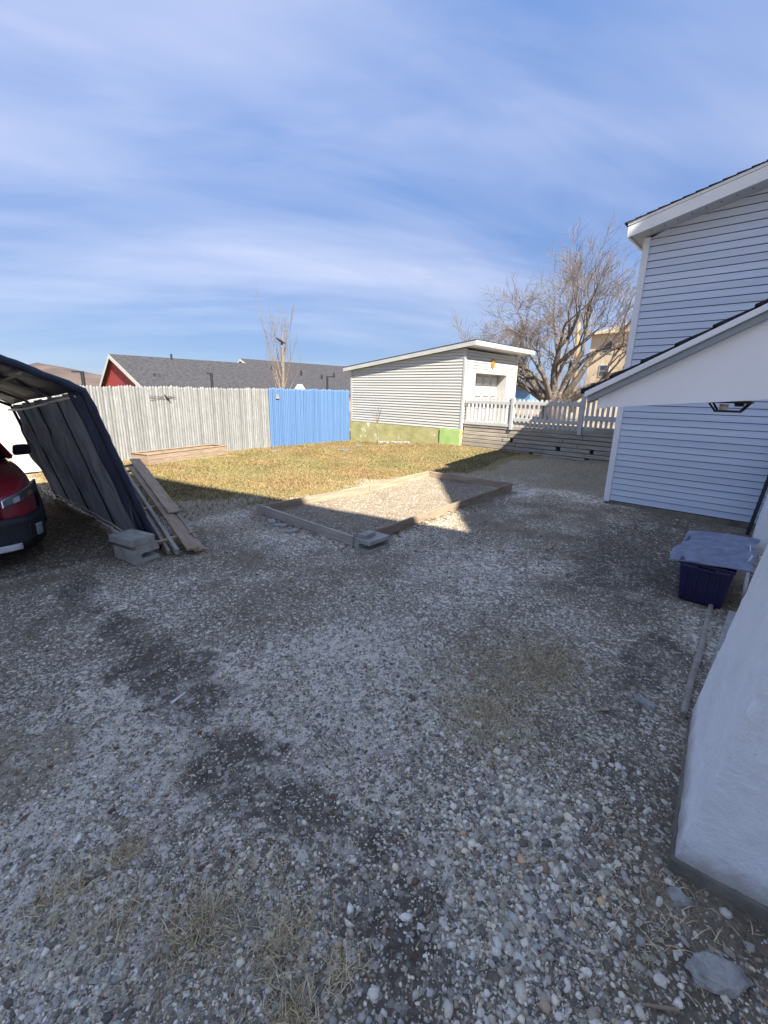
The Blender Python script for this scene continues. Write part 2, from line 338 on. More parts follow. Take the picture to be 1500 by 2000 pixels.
def masks(x, y):
    x = np.asarray(x, float); y = np.asarray(y, float)
    pq_ = np.stack([x, y], -1); n1 = fbm(pq_, .9, 4, 21); n2 = fbm(pq_, 1.6, 3, 33)
    lawn = sst(6.0, 7.7, y + .28 * (x - 5.5) + .55 * n1) * sst(1.2, 2.6, x) * (1 - .35 * sst(.3, .9, n2))
    lawn = np.maximum(lawn, sst(9.5, 10.6, x + .5 * n2) * sst(6.0, 7.4, y + .6 * n1) * (1 - .4 * sst(.2, .7, n2)))
    lawn = lawn * np.where((x > 3.8) & (x < 8.5) & (y > 3.9) & (y < 6.15), 0, 1)
    lawn = np.where(y > 13.4, .6, lawn)
    dirt_shade = sst(.55, .0, segdist(x, y, TRACK) + .16 * fbm(np.stack([x, y], -1), 2.2, 3, 51)) * (.60 + .10 * np.sin(3.1 * y + 1) * np.sin(1.3 * y))
    dirt_shade = np.maximum(dirt_shade, .66 * sst(2.3, .2, np.hypot((x - 6.4) * .5, (y - 1.0))))
    dirt_shade = np.maximum(dirt_shade, .85 * sst(1.95, 1.6, x) * sst(5.3, 6.0, y) * sst(12, 11, y))  # shade under the car shelter darkened into the ground, over dark soil
    dirt_shade = np.maximum(dirt_shade, .62 * sst(.9, .2, np.hypot((x - 2.0) * .8, y - 5.5)))
    dirt_shade = np.maximum(dirt_shade, .5 * sst(.8, .1, np.hypot((x - 3.6) * .4, y - .45))); dirt_shade = np.maximum(dirt_shade, .64 * sst(.5, .05, np.hypot((x - .9) * 1.2, y - .66)))
    warm = .58 * sst(8.6, 9.8, x) * sst(7.2, 6.2, y)
    warm = np.maximum(warm, .40 * sst(.95, .05, np.hypot((x - 2.6) * .8, (y - 1.25) * 1.1)))
    warm = np.maximum(warm, .45 * sst(.4, .1, np.hypot(x - 1.8, y + .05)))
    warm = np.maximum(warm, np.where((x > 3.8) & (x < 8.5) & (y > 3.9) & (y < 6.15), .3, 0))
    warm = np.maximum(warm, 1.1 * sst(6.1, 7.0, y) * sst(1.4, 2.2, x))
    warm = np.maximum(warm, .6 * sst(.42, .1, np.hypot(x - .35, y - 1.15))); warm = np.maximum(warm, .55 * sst(.7, .2, np.hypot(x - .1, y - 2.7)))
    return lawn, dirt_shade, warm
def density(x, y):
    p = np.stack([np.asarray(x, float), np.asarray(y, float)], -1)
    d = .40 + .34 * fbm(p, .9, 4, 3) + .12 * vnoise(p, 5, 9)
    d = d + .28 * np.exp(-((p[..., 0] - 1.75) ** 2 + (p[..., 1] - .45) ** 2) / .9) + .16 * np.exp(-((p[..., 0] - 2.0) ** 2 + (p[..., 1] - 2.2) ** 2) / 2.0)
    ins = (p[..., 0] > 3.8) & (p[..., 0] < 8.5) & (p[..., 1] > 3.9) & (p[..., 1] < 6.15)
    d = np.where(ins, .12, d) - .25 * sst(3.6, 6.5, p[..., 0]) * sst(3.6, 2.0, p[..., 1])
    return np.clip(d, .05, .95)
def axis(f0, f1, st, outs0, outs1): return np.array(list(outs0) + list(np.arange(f0, f1 + st / 2, st)) + list(outs1))
gx = axis(-3.0, 16.0, .09, (-3000, -800, -250, -90, -40, -18, -9, -5), (18, 22, 30, 45, 90, 250, 800, 3000))
gy = axis(-4.0, 15.0, .09, (-3000, -800, -250, -90, -40, -18, -9, -6), (17, 20, 26, 40, 70, 120, 250, 800, 3000))
GX, GY = np.meshgrid(gx, gy, indexing='ij'); GZ = gz(GX, GY)
V = np.stack([GX, GY, GZ], -1).reshape(-1, 3); nI, nJ = GX.shape
ii, jj = np.meshgrid(np.arange(nI - 1), np.arange(nJ - 1), indexing='ij'); q = (ii * nJ + jj).ravel()
F = np.stack([q, q + nJ, q + nJ + 1, q + 1], 1)
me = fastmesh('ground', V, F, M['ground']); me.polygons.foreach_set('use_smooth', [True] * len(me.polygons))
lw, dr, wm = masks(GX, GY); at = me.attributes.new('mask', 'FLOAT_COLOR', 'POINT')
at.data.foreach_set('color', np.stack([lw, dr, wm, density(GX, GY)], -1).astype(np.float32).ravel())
ground = link('ground', me); tag(ground, 'grey gravel yard running into yellow-green dry lawn', 'ground', kind='structure')
up = MB(); up.box((12.96, -20, -.3), (16.6, 8.0, .88)); up.box((16.6, -60, -.3), (150, 60, .90))
upper = up.build('driveway', M['drive']); tag(upper, 'upper driveway level behind the timber retaining wall', 'driveway', kind='structure')
hl = MB(); hp = []
for i in range(41):
    x = -260 + i * 22; t = (x - 60) / 60
    hgt = 15.5 * math.exp(-((x - 68) / 30) ** 2) + 9 * math.exp(-((x - 125) / 45) ** 2) + 11 * math.exp(-((x + 60) / 90) ** 2) + 7 * math.exp(-((x - 300) / 140) ** 2) + 1.3 * math.sin(x * .09)
    hp.append((x, max(hgt, 1.0)))
hl.grid([[(x + 20, 330 if k == 0 else 420 + 50 * (k - 1), z) for x, h in hp for z in [(0, h * .75, h, h * .7, 0)[k]]] for k in range(5)])
tag(hl.build('hills', M['hill'], smooth=True), 'low brown wooded hills on the horizon', 'hills', kind='structure')

# ------------------------------------------------------------ siding
def siding(parent, ax, c, n, e0, e1, z0, z1, step, mat, holes=None, gap=.0105, out=.02):
    """planks on the plane ax=c, outward normal sign n; e0(z), e1(z) ends along the other axis"""
    z = z0; k = 0
    while z < z1 - 1e-3:
        zt = min(z + step, z1); prof = [(out, z + gap), (out * .35, zt), (-.004, zt), (-.004, z + gap)]
        spans = [(e0, e1)] if not (holes and holes(z, zt)) else holes(z, zt)
        for a, b in spans:
            if b(z + gap) - a(z + gap) < .03: continue
            b0 = []; b1 = []
            for off, zz_ in prof:
                for fn, L in ((a, b0), (b, b1)):
                    s = fn(zz_); L.append((c + n * off, s, zz_) if ax == 0 else (s, c + n * off, zz_))
            MB().hexa(b0, b1).build('siding_plank', mat, parent)
        z = zt
K = lambda v: (lambda z: v)

# ------------------------------------------------------------ blue house wing
hs = empty('blue_house', (8.75, 2.3, 0), 'blue-grey vinyl sided house wing with white rake board beside the gravel yard', 'house')
HX, HY0 = 8.75, 2.30
rk = lambda y: 4.40 + .237 * (2.45 - y)             # underside of rake at y
yr = lambda z: 2.45 - (z - 4.40) / .237
YB = -2.0
MB().prism([(HX + .02, HY0, .0), (HX + .02, YB, .0), (HX + .02, YB, rk(YB)), (HX + .02, HY0, rk(HY0))], (5.7, 0, 0)).build('wall', M['dark_gap'], hs)
siding(hs, 0, HX, -1, K(YB), lambda z: min(HY0 - .06, yr(z)), .09, rk(YB) - .02, .1075, M['siding_blue'])
MB().box((HX - .03, HY0 - .07, .07), (HX + .06, HY0 + .03, 4.43)).build('corner_board', M['trim_blue'], hs, bevel=.004)
MB().prism([(HX + .05, HY0 + .031, .1), (HX + 5.7, HY0 + .031, .1), (HX + 5.7, HY0 + .031, 4.4), (HX + .05, HY0 + .031, 4.4)], (0, -.02, 0)).build('side_wall', M['siding_blue'], hs)
MB().prism([(HX + .012, HY0 + .01, -.1), (HX + .012, YB, -.1), (HX + .012, YB, .085), (HX + .012, HY0 + .01, .085)], (-.025, 0, 0)).build('foundation', M['concrete_old'], hs)
FX = 8.40
def strip(x0, x1, z0o, z1o, y0, y1, mat, name, par):   # sloped strip following the rake
    MB().hexa([(x0, y0, rk(y0) + z0o), (x1, y0, rk(y0) + z0o), (x1, y1, rk(y1) + z0o), (x0, y1, rk(y1) + z0o)],
              [(x0, y0, rk(y0) + z1o), (x1, y0, rk(y0) + z1o), (x1, y1, rk(y1) + z1o), (x0, y1, rk(y1) + z1o)]).build(name, mat, par, bevel=.004)
strip(FX - .02, FX, -.01, .155, 2.46, YB, M['trim_white_shade'], 'rake_board', hs)
strip(FX - .03, FX + .02, .158, .20, 2.50, YB, M['trim_white_shade'], 'drip_edge', hs)
strip(FX, HX + 5.9, .0, .012, 2.44, YB, M['soffit'], 'soffit', hs)
for i in range(16):
    y = 2.2 - i * .17; MB().hexa([(FX + .12, y, rk(y) - .003), (FX + .15, y, rk(y) - .003), (FX + .15, y - .02, rk(y - .02) - .003), (FX + .12, y - .02, rk(y - .02) - .003)],
        [(FX + .12, y, rk(y) - .001), (FX + .15, y, rk(y) - .001), (FX + .15, y - .02, rk(y - .02) - .001), (FX + .12, y - .02, rk(y - .02) - .001)]).build('soffit_vent', M['dark_gap'], hs)
MB().box((FX - .02, 2.461, 4.385), (HX + 5.9, 2.49, 4.54)).build('eave_board', M['trim_white_shade'], hs)
strip(FX - .015, HX + 5.9, .012, .157, 2.455, YB, M['soffit'], 'roof_deck', hs) if False else None
for i in range(30):
    y0 = 2.55 - i * .15; y1 = y0 - .17
    MB().hexa([(FX - .045, y0, rk(y0) + .203), (HX + 5.95, y0, rk(y0) + .203), (HX + 5.95, y1, rk(y1) + .199), (FX - .045, y1, rk(y1) + .199)],
              [(FX - .045, y0, rk(y0) + .222), (HX + 5.95, y0, rk(y0) + .222), (HX + 5.95, y1, rk(y1) + .208), (FX - .045, y1, rk(y1) + .208)]).build('shingle_course', M['shingle'], hs)
# unseen house behind the camera, outline invented to cast the yard's shadow edges
mh = empty('shadow_house', (0, -7, 0), 'unseen tall pale house with invented outline casting the yard shadow', 'house')
Y0 = -7.0
def shade_pt(X, Y): z = (Y - Y0) / SY; return (X - SX * z, z)
A_ = shade_pt(5.36, 3.12); T_ = shade_pt(9.25, 6.62); L_ = shade_pt(3.55, 10.9)
for nm, prof in (('left', [(-9.5, 0), (A_[0] - .01, 0), A_, L_, (-8.2, L_[1]), (-9.5, L_[1] - 2.2)]), ('right', [(A_[0], 0), (9.4, 0), (9.4, T_[1] - .9), (8.9, T_[1]), T_, A_])):
    ze = A_[1] if nm == 'right' else A_[1]
    MB().prism([(x, Y0, z - .1 if z > 1 else -.1) for x, z in prof], (0, -9, 0)).build('wall', M['porch_white'], mh)  # walls of the added house kept pale to bounce light into the yard
    up_ed = [p for p in prof if p[1] > 1]
    for (xa, za), (xb, zb_) in zip(up_ed[:-1], up_ed[1:]):
        MB().hexa([(xa, Y0 + .05, za - .1), (xb, Y0 + .05, zb_ - .1), (xb, Y0 - 9.1, zb_ - .1), (xa, Y0 - 9.1, za - .1)], [(xa, Y0 + .05, za + .02), (xb, Y0 + .05, zb_ + .02), (xb, Y0 - 9.1, zb_ + .02), (xa, Y0 - 9.1, za + .02)]).build('roof', M['shingle'], mh)
for cxw in (-7, -4.5, -2, .2, 3.5, 5.6, 7.7):
    for zz_ in (1.0, 4.0, 7.0):
        w = MB().box((cxw - .5, Y0 + .001, zz_), (cxw + .5, Y0 + .03, zz_ + 1.4)).build('window', M['white_paint'], mh)
        MB().box((cxw - .42, Y0 + .031, zz_ + .08), (cxw + .42, Y0 + .035, zz_ + 1.32)).build('pane', M['window'], w)
# ------------------------------------------------------------ painted concrete porch piers, step slab, log
def roughblock(name, bot, top, mat, n=(14, 22), amp=.006, seed=1, chip=.014):
    """four-sided cast block with uneven faces and chipped corners"""
    mb = MB(); bot = [np.array(p, float) for p in bot]; top = [np.array(p, float) for p in top]; ctr = sum(bot + top) / 8
    for i in range(4):
        a, b, c_, d = bot[i], bot[(i + 1) % 4], top[(i + 1) % 4], top[i]
        nn = np.cross(b - a, d - a); nn /= np.linalg.norm(nn)
        u = np.linspace(0, 1, n[1])[:, None, None]; v = (np.linspace(0, 1, n[0]) ** (1.5 if i == 3 else 1.0))[None, :, None]
        if i == 3: v = 1 - v[:, ::-1] if False else v
        P = (a * (1 - v) + b * v) * (1 - u) + (d * (1 - v) + c_ * v) * u
        w = fbm(P, 14, 4, seed) * .8 + .5 * vnoise(P, 3, seed + 5); edge = np.ones(P.shape[:2]); edge[:, 0] = 0; edge[:, -1] = 0
        ch = np.clip(vnoise(P, 9, seed + 8) + .6 * vnoise(P, 31, seed + 9) - .12, 0, 1) * chip
        dist = np.minimum(v, 1 - v)[..., 0] * np.linalg.norm(b - a); fall = np.clip(1 - dist / .03, 0, 1) ** 2
        inw = ctr - P; inw[..., 2] = 0; inw /= np.linalg.norm(inw, axis=-1, keepdims=True)
        P = P + nn * (amp * w * edge)[..., None] + inw * (ch * fall)[..., None]
        mb.grid(P.tolist())
    mb.add(top, [(0, 1, 2, 3)])
    return mb, mb.mesh(name, mat, False)
pr = empty('porch_pier', (1.95, 0, 0), 'pale blue painted concrete porch pier with crumbling corner on gravel', 'pier')
ZT = 1.32
_, me = roughblock('painted_block', [(1.92, .015, .05), (3.07, .115, .05), (3.12, -1.9, .05), (2.1, -1.9, .05)], [(1.92, -.145, ZT), (3.07, -.045, ZT), (3.12, -1.9, ZT), (2.1, -1.9, ZT)], M['bluepaint'], (90, 110), .0045)
link('painted_block', me, pr)
MB().hexa([(1.905, .03, -.08), (3.07, .125, -.08), (3.1, -1.9, -.08), (2.085, -1.9, -.08)], [(1.905, .027, .055), (3.07, .122, .055), (3.1, -1.9, .055), (2.085, -1.9, .055)]).build('footing', M['concrete_old'], pr, bevel=.01)
p2 = empty('porch_wall', (8, 0, 0), 'white painted low porch wall meeting the blue siding', 'wall')
_, me = roughblock('painted_block', [(7.3, .085, 0), (8.3, .115, 0), (8.3, -1.9, 0), (7.3, -1.9, 0)], [(7.3, -.03, 1.3), (8.3, .0, 1.3), (8.3, -1.9, 1.3), (7.3, -1.9, 1.3)], M['bluepaint'], (20, 24), .002, 3)
link('painted_block', me, p2)
MB().beam((8.36, .17, -.02), (8.36, .02, 1.6), .05, .05).build('gap_strip', M['dark_gap'], p2)  # dark strip painting in the shaded gap between siding and porch wall
sb = MB().box((3.12, -.9, -.05), (5.0, .10, .035)).build('step_slab', M['concrete'], bevel=.012); tag(sb, 'grey brown concrete slab at the foot of the porch', 'slab')
lgm = MB(); prev = None; lr = random.Random(8); Pl = []
for t in np.linspace(0, 1, 40):
    c0 = Vector((3.02 + 2.02 * t, .150 + .085 * t + .004 * math.sin(9 * t), gzf(3.02 + 2 * t, .2) + .022)); w = .021 + lr.uniform(-.004, .004); h = .022 + lr.uniform(-.004, .004)
    Pl.append([c0 + Vector((0, w * math.cos(a_) * lr.uniform(.9, 1.1), h * math.sin(a_) * lr.uniform(.9, 1.1))) for a_ in (0.2, .9, 1.6, 2.3, 3.0, 3.9, 4.7, 5.5, 6.483)])
for row in Pl: row[-1] = row[0]
lgm.grid(Pl); lgm.f.append(tuple(range(8))); lgm.f.append(tuple(39 * 9 + i for i in reversed(range(8)))); lg = lgm.build('wood_log', M['timber']); tag(lg, 'thin weathered split log edging the porch slab', 'log')
# ------------------------------------------------------------ porch roof and lantern
po = empty('porch_roof', (2.3, .7, 1.9), 'white panelled gable end of low porch roof with dark shingles', 'porch roof')
PX = 2.30; pb = lambda y: 1.897 + .088 * (.70 - y); pt = lambda y: 1.965 + .534 * (.745 - y)
MB().prism([(PX, .70, pb(.70)), (PX, .70, pt(.70) - .02), (PX, -1.0, pt(-1.0) - .02), (PX, -1.0, pb(-1.0))], (.04, 0, 0)).build('gable_panel', M['porch_white'], po)
MB().prism([(PX - .004, .704, pb(.7) - .004), (PX - .004, .704, pt(.70) - .022), (PX - .004, .662, pt(.662) - .022), (PX - .004, .662, pb(.662) - .004)], (.05, 0, 0)).build('end_trim', M['porch_white'], po)
MB().hexa([(PX + .04, .70, pb(.70) + .002), (3.3, .70, pb(.70) + .002), (3.3, -1.0, pb(-1) + .002), (PX + .04, -1.0, pb(-1) + .002)], [(PX + .04, .70, pb(.70) + .012), (3.3, .70, pb(.70) + .012), (3.3, -1.0, pb(-1) + .012), (PX + .04, -1.0, pb(-1) + .012)]).build('soffit', M['soffit'], po)
def pstrip(x0, x1, o0, o1, y0, y1, mat, name, p0=None, p1=None):
    MB().hexa([(x0, y0, pt(y0) + o0), (x1, y0, pt(y0) + o0), (x1, y1, pt(y1) + o0), (x0, y1, pt(y1) + o0)], [(x0, y0, pt(y0) + o1), (x1, y0, pt(y0) + o1), (x1, y1, pt(y1) + o1), (x0, y1, pt(y1) + o1)]).build(name, mat, po, bevel=.002)
pstrip(PX - .035, PX + .03, -.046, -.018, .745, -1.0, M['grey_metal'], 'rake_trim')
pstrip(PX - .055, PX + .02, -.016, .010, .755, -1.0, M['trim_white_shade'], 'drip_edge')
pstrip(PX + .03, 3.35, -.03, .002, .74, -1.0, M['soffit'], 'roof_deck')
MB().box((PX - .01, .705, pb(.7) + .05), (3.3, .725, pt(.7) - .03)).build('eave_board', M['porch_white'], po)
for i in range(15):
    y0 = .775 - i * .118; y1 = y0 - .135; o = .012
    MB().hexa([(PX - .05, y0, pt(y0) + o), (3.36, y0, pt(y0) + o), (3.36, y1, pt(y1) + o), (PX - .05, y1, pt(y1) + o)],
              [(PX - .05, y0, pt(y0) + o + .018), (3.36, y0, pt(y0) + o + .018), (3.36, y1, pt(y1) + o + .006), (PX - .05, y1, pt(y1) + o + .006)]).build('shingle_course', M['shingle'], po)
lt = empty('porch_light', (2.6, .22, 1.93), 'black metal porch lantern hanging under the white gable panel', 'light')
ly0, ly1, lx0, lx1 = .155, .295, 2.53, 2.67; lz = 1.932
MB().box((lx0 - .01, ly0 - .012, lz), (lx1 + .01, ly1 + .012, lz + .010)).build('top_plate', M['black'], lt)
MB().box((2.57, .2, lz + .010), (2.63, .25, lz + .07)).build('canopy_stem', M['black'], lt)
bl = [(lx0 + .02, ly0 + .025), (lx1 - .02, ly0 + .025), (lx1 - .02, ly1 - .025), (lx0 + .02, ly1 - .025)]; tl = [(lx0, ly0), (lx1, ly0), (lx1, ly1), (lx0, ly1)]
for a, b in zip(tl, bl): MB().beam((*a, lz), (*b, lz - .036), .008, .008, (1, .2, 0)).build('frame_bar', M['black'], lt)
fr = MB()
for i in range(4): fr.beam((*bl[i], lz - .036), (*bl[(i + 1) % 4], lz - .036), .009, .008)
fr.build('bottom_frame', M['black'], lt)
MB().tube([(2.6, .245, lz - .005), (2.6, .245, lz - .03)], [.018, .015], 10).build('bulb', M['bulb'], lt, True)
MB().tube([(2.6, .19, lz), (2.6, .19, lz - .014)], [.02, .016], 10).build('socket', M['black'], lt, True)

# ------------------------------------------------------------ navy bins under a silvery sheet
for k, (x0, x1, y0, y1, lab) in enumerate(((4.98, 5.5, .12, .55, 'navy plastic storage bin by the slab with sheet over it'), (5.62, 6.1, .18, .62, 'navy plastic storage bin tucked behind another under the sheet'))):
    b = empty('storage_bin', ((x0 + x1) / 2, (y0 + y1) / 2, 0), lab, 'bin'); g = gzf(x0, y0)
    MB().hexa([(x0 + .05, y0 + .04, g), (x1 - .05, y0 + .04, g), (x1 - .05, y1 - .04, g), (x0 + .05, y1 - .04, g)], [(x0, y0, g + .40), (x1, y0, g + .40), (x1, y1, g + .40), (x0, y1, g + .40)]).build('tub', M['navy'], b, bevel=.025)
    MB().box((x0 - .012, y0 - .012, g + .395), (x1 + .012, y1 + .012, g + .43)).build('rim', M['navy'], b, bevel=.01)
    for j in range(4):
        yy = y0 + .09 + j * .085; MB().hexa([(x0 + .030, yy, g + .06), (x0 + .046, yy, g + .06), (x0 + .046, yy + .03, g + .06), (x0 + .030, yy + .03, g + .06)], [(x0 - .008, yy, g + .34), (x0 + .01, yy, g + .34), (x0 + .01, yy + .03, g + .34), (x0 - .008, yy + .03, g + .34)]).build('rib', M['navy'], b, bevel=.004)
    MB().box((x0 - .03, (y0 + y1) / 2 - .07, g + .365), (x0 + .0, (y0 + y1) / 2 + .07, g + .394)).build('handle', M['navy'], b, bevel=.006)
P = []
for u in np.linspace(0, 1, 44):
    row = []
    for v in np.linspace(0, 1, 36):
        x = 4.95 + 1.3 * u; y = .02 + .64 * v
        z = .447 + .004 * math.sin(7 * x + 3 * y) - .05 * v * v
        q3 = np.array([x, y, 0.0]); row.append((x + .02 * float(vnoise(q3, 6, 2)), y + .03 * float(vnoise(q3, 5, 4)), z + .004 * float(fbm(q3, 3, 3, 1))))
    P.append(row)
sh = MB().grid(P).build('plastic_sheet', M['tarp_silver'], smooth=True); s_ = sh.modifiers.new('thick', 'SOLIDIFY'); s_.thickness = .012
tag(sh, 'silvery blue plastic sheet draped over the navy bins', 'sheet')
P = [[(5.25 + .55 * u + .03 * math.sin(8 * v), .055 - .02 * math.sin(5 * u) - .02 * v, .47 - .40 * v * (1 - .35 * u) + .03 * math.sin(9 * u)) for u in np.linspace(0, 1, 12)] for v in np.linspace(0, 1, 10)]
dp = MB().grid(P).build('cloth_rag', M['cord'], smooth=True); dp.modifiers.new('thick', 'SOLIDIFY').thickness = .008
tag(dp, 'off white rag hanging off the silvery sheet by the porch', 'cloth')

# ------------------------------------------------------------ garage
ga = empty('white_garage', (12.75, 8.1, 0), 'white vinyl garage with slanting roof on mossy green foundation', 'garage')
GXc, GY0, GY1, GX1 = 12.75, 8.10, 13.38, 16.35; ZB = .77
ztop = lambda y: 3.36 - (y - 8.1) * (3.36 - 2.74) / 5.28
yt = lambda z: 8.1 + (3.36 - z) / ((3.36 - 2.74) / 5.28)
MB().prism([(GXc + .02, GY0 + .02, ZB - .1), (GXc + .02, GY1, ZB - .1), (GXc + .02, GY1, ztop(GY1)), (GXc + .02, GY0 + .02, ztop(GY0))], (.04, 0, 0)).build('wall', M['soffit'], ga)
MB().box((GX1 - .06, GY0 + .02, ZB), (GX1 - .02, GY1, 2.8)).build('wall', M['siding_white'], ga); MB().box((GXc + .06, GY1 - .04, ZB), (GX1 - .06, GY1, 2.7)).build('wall', M['siding_white'], ga)
DX0, DX1, DZ = 13.40, 15.58, 2.62
for a, b in (((GXc + .06, GY0 + .02, ZB), (DX0 - .06, GY0 + .06, 3.30)), ((DX1 + .06, GY0 + .02, ZB), (GX1 - .06, GY0 + .06, 3.30)), ((DX0 - .06, GY0 + .02, DZ + .06), (DX1 + .06, GY0 + .06, 3.30))): MB().box(a, b).build('wall', M['soffit'], ga)
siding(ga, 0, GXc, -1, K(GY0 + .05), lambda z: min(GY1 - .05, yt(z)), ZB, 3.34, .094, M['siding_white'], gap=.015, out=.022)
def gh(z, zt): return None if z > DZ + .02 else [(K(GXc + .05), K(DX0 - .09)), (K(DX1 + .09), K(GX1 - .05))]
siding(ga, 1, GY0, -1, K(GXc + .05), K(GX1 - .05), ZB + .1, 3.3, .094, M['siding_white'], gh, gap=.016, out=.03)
MB().box((GXc - .026, GY0 - .026, ZB - .02), (GXc + .055, GY0 + .055, 3.33)).build('corner_board', M['white_paint'], ga, bevel=.004)
MB().box((GXc - .024, GY1 - .06, ZB), (GXc + .05, GY1 + .03, 2.76)).build('corner_board', M['white_paint'], ga)
MB().box((GX1 - .055, GY0 - .026, ZB), (GX1 + .026, GY0 + .055, 3.33)).build('corner_board', M['white_paint'], ga)
for a, b in (((DX0 - .09, GY0 - .024, .9), (DX0, GY0 + .02, DZ)), ((DX1, GY0 - .024, .9), (DX1 + .09, GY0 + .02, DZ)), ((DX0 - .09, GY0 - .025, DZ), (DX1 + .09, GY0 + .02, DZ + .1))): MB().box(a, b).build('door_casing', M['white_paint'], ga, bevel=.003)
for x in (DX0 - .04, DX1): MB().box((x, GY0 + .02, .9), (x + .04, GY0 + .40, DZ)).build('door_jamb', M['white_paint'], ga)
MB().box((DX0, GY0 + .02, DZ), (DX1, GY0 + .40, DZ + .05)).build('door_head', M['white_paint'], ga)
dr_ = MB().box((DX0, GY0 + .36, .9), (DX1, GY0 + .40, DZ)).build('garage_door', M['white_paint'], ga)
for r in range(4):
    z0 = .93 + r * .425
    for c_ in range(4):
        x0 = DX0 + .05 + c_ * .535; MB().hexa([(x0, GY0 + .36, z0 + .05), (x0 + .47, GY0 + .36, z0 + .05), (x0 + .47, GY0 + .36, z0 + .37), (x0, GY0 + .36, z0 + .37)], [(x0 + .06, GY0 + .31, z0 + .10), (x0 + .41, GY0 + .31, z0 + .10), (x0 + .41, GY0 + .31, z0 + .32), (x0 + .06, GY0 + .31, z0 + .32)]).build('panel', M['white_paint'], dr_)
    MB().box((DX0, GY0 + .350, z0 - .02), (DX1, GY0 + .3605, z0)).build('panel_seam', M['grey_metal'], dr_)
# sloping roof with overhang
rz = lambda y: ztop(y) + .02
RX0, RX1, RY0, RY1 = GXc - .14, GX1 + .55, GY0 - .42, GY1 + .35
MB().hexa([(RX0 + .02, RY0 + .02, rz(RY0)), (RX1 - .02, RY0 + .02, rz(RY0)), (RX1 - .02, RY1 - .02, rz(RY1)), (RX0 + .02, RY1 - .02, rz(RY1))], [(RX0 + .02, RY0 + .02, rz(RY0) + .13), (RX1 - .02, RY0 + .02, rz(RY0) + .13), (RX1 - .02, RY1 - .02, rz(RY1) + .13), (RX0 + .02, RY1 - .02, rz(RY1) + .13)]).build('roof', M['soffit'], ga)
MB().hexa([(RX0 - .01, RY0 - .01, rz(RY0) + .135), (RX1, RY0 - .01, rz(RY0) + .135), (RX1, RY1, rz(RY1) + .135), (RX0 - .01, RY1, rz(RY1) + .135)], [(RX0 - .01, RY0 - .01, rz(RY0) + .15), (RX1, RY0 - .01, rz(RY0) + .15), (RX1, RY1, rz(RY1) + .15), (RX0 - .01, RY1, rz(RY1) + .15)]).build('roof_covering', M['shingle'], ga)
MB().hexa([(RX0, RY0, rz(RY0) - .015), (RX0 + .02, RY0, rz(RY0) - .015), (RX0 + .02, RY1, rz(RY1) - .015), (RX0, RY1, rz(RY1) - .015)], [(RX0, RY0, rz(RY0) + .133), (RX0 + .02, RY0, rz(RY0) + .133), (RX0 + .02, RY1, rz(RY1) + .133), (RX0, RY1, rz(RY1) + .133)]).build('fascia', M['white_paint'], ga)
MB().box((RX0 + .021, RY0, rz(RY0) - .015), (RX1, RY0 + .02, rz(RY0) + .133)).build('fascia', M['white_paint'], ga)
# foundation
fd = MB()
P = [[(GXc - .02 - .03 * (1 - u) + .006 * math.sin(9 * y + 5 * u), y, -.15 + .92 * u) for y in np.linspace(8.9, 13.4, 40)] for u in np.linspace(0, 1, 6)]
fd.grid(P); fd.box((GXc - .005, 8.08, -.2), (GX1, 13.4, ZB - .01)); fd.build('foundation', M['foundation'], ga)
MB().box((GXc - .06, GY0 - .01, -.1), (GXc + .3, 8.92, ZB - .005)).build('painted_patch', M['green_patch'], ga, bevel=.01)
# oval plaque on garage
pq = empty('wall_plaque', (14.47, 8.05, 2.98), 'round golden sun plaque above the garage door', 'plaque')
m_ = MB(); n = 20
m_.hexa([(14.47 + .13 * math.cos(2 * math.pi * i / n), 8.075, 2.97 + .16 * math.sin(2 * math.pi * i / n)) for i in range(n)], [(14.47 + .12 * math.cos(2 * math.pi * i / n), 8.045, 2.97 + .15 * math.sin(2 * math.pi * i / n)) for i in range(n)]); m_.build('disc', M['gold'], pq)
m_ = MB()
m_.tube([(14.47 + .065 * math.cos(a), 8.04, 2.97 + .075 * math.sin(a)) for a in np.linspace(0, 2 * math.pi, 17)], .012, 6); m_.build('raised_ring', M['gold'], pq, True)

# ------------------------------------------------------------ retaining wall of timbers
rw = empty('retaining_wall', (12.8, 5, .2), 'stacked grey weathered timber retaining wall below the picket fence', 'retaining wall')
MB().box((12.93, 2.38, -.2), (12.95, 8.05, .88)).build('backing', M['dark_gap'], rw)
holes = {(1, 5.62), (1, 4.0), (3, 4.85), (3, 3.9), (4, 6.3)}
for r in range(9):
    z0 = .03 + r * .122; y = 8.05; tz = (.0 if r else 0)
    if z0 + .12 > 1.14: break
    lens = random.Random(r * 3 + 1)
    while y > 2.45:
        L = lens.uniform(1.1, 2.5); y1 = max(y - L, 2.40)
        if r == 8 and y > 6.3: y = 6.3; continue
        segs = [(y, y1)]
        for hr, hy in holes:
            if hr == r and y1 < hy < y: segs = [(y, hy + .05), (hy - .05 - (.09 if hy == 4.85 else 0), y1)]
        for a, b in segs:
            if a - b > .05:
                d = lens.uniform(0, .03); MB().box((12.78 + d + r * .004, b + .010, z0 + .012), (12.925, a, z0 + .118 + lens.uniform(-.002, .002))).build('timber', M['timber'], rw, bevel=.008)
        y = y1

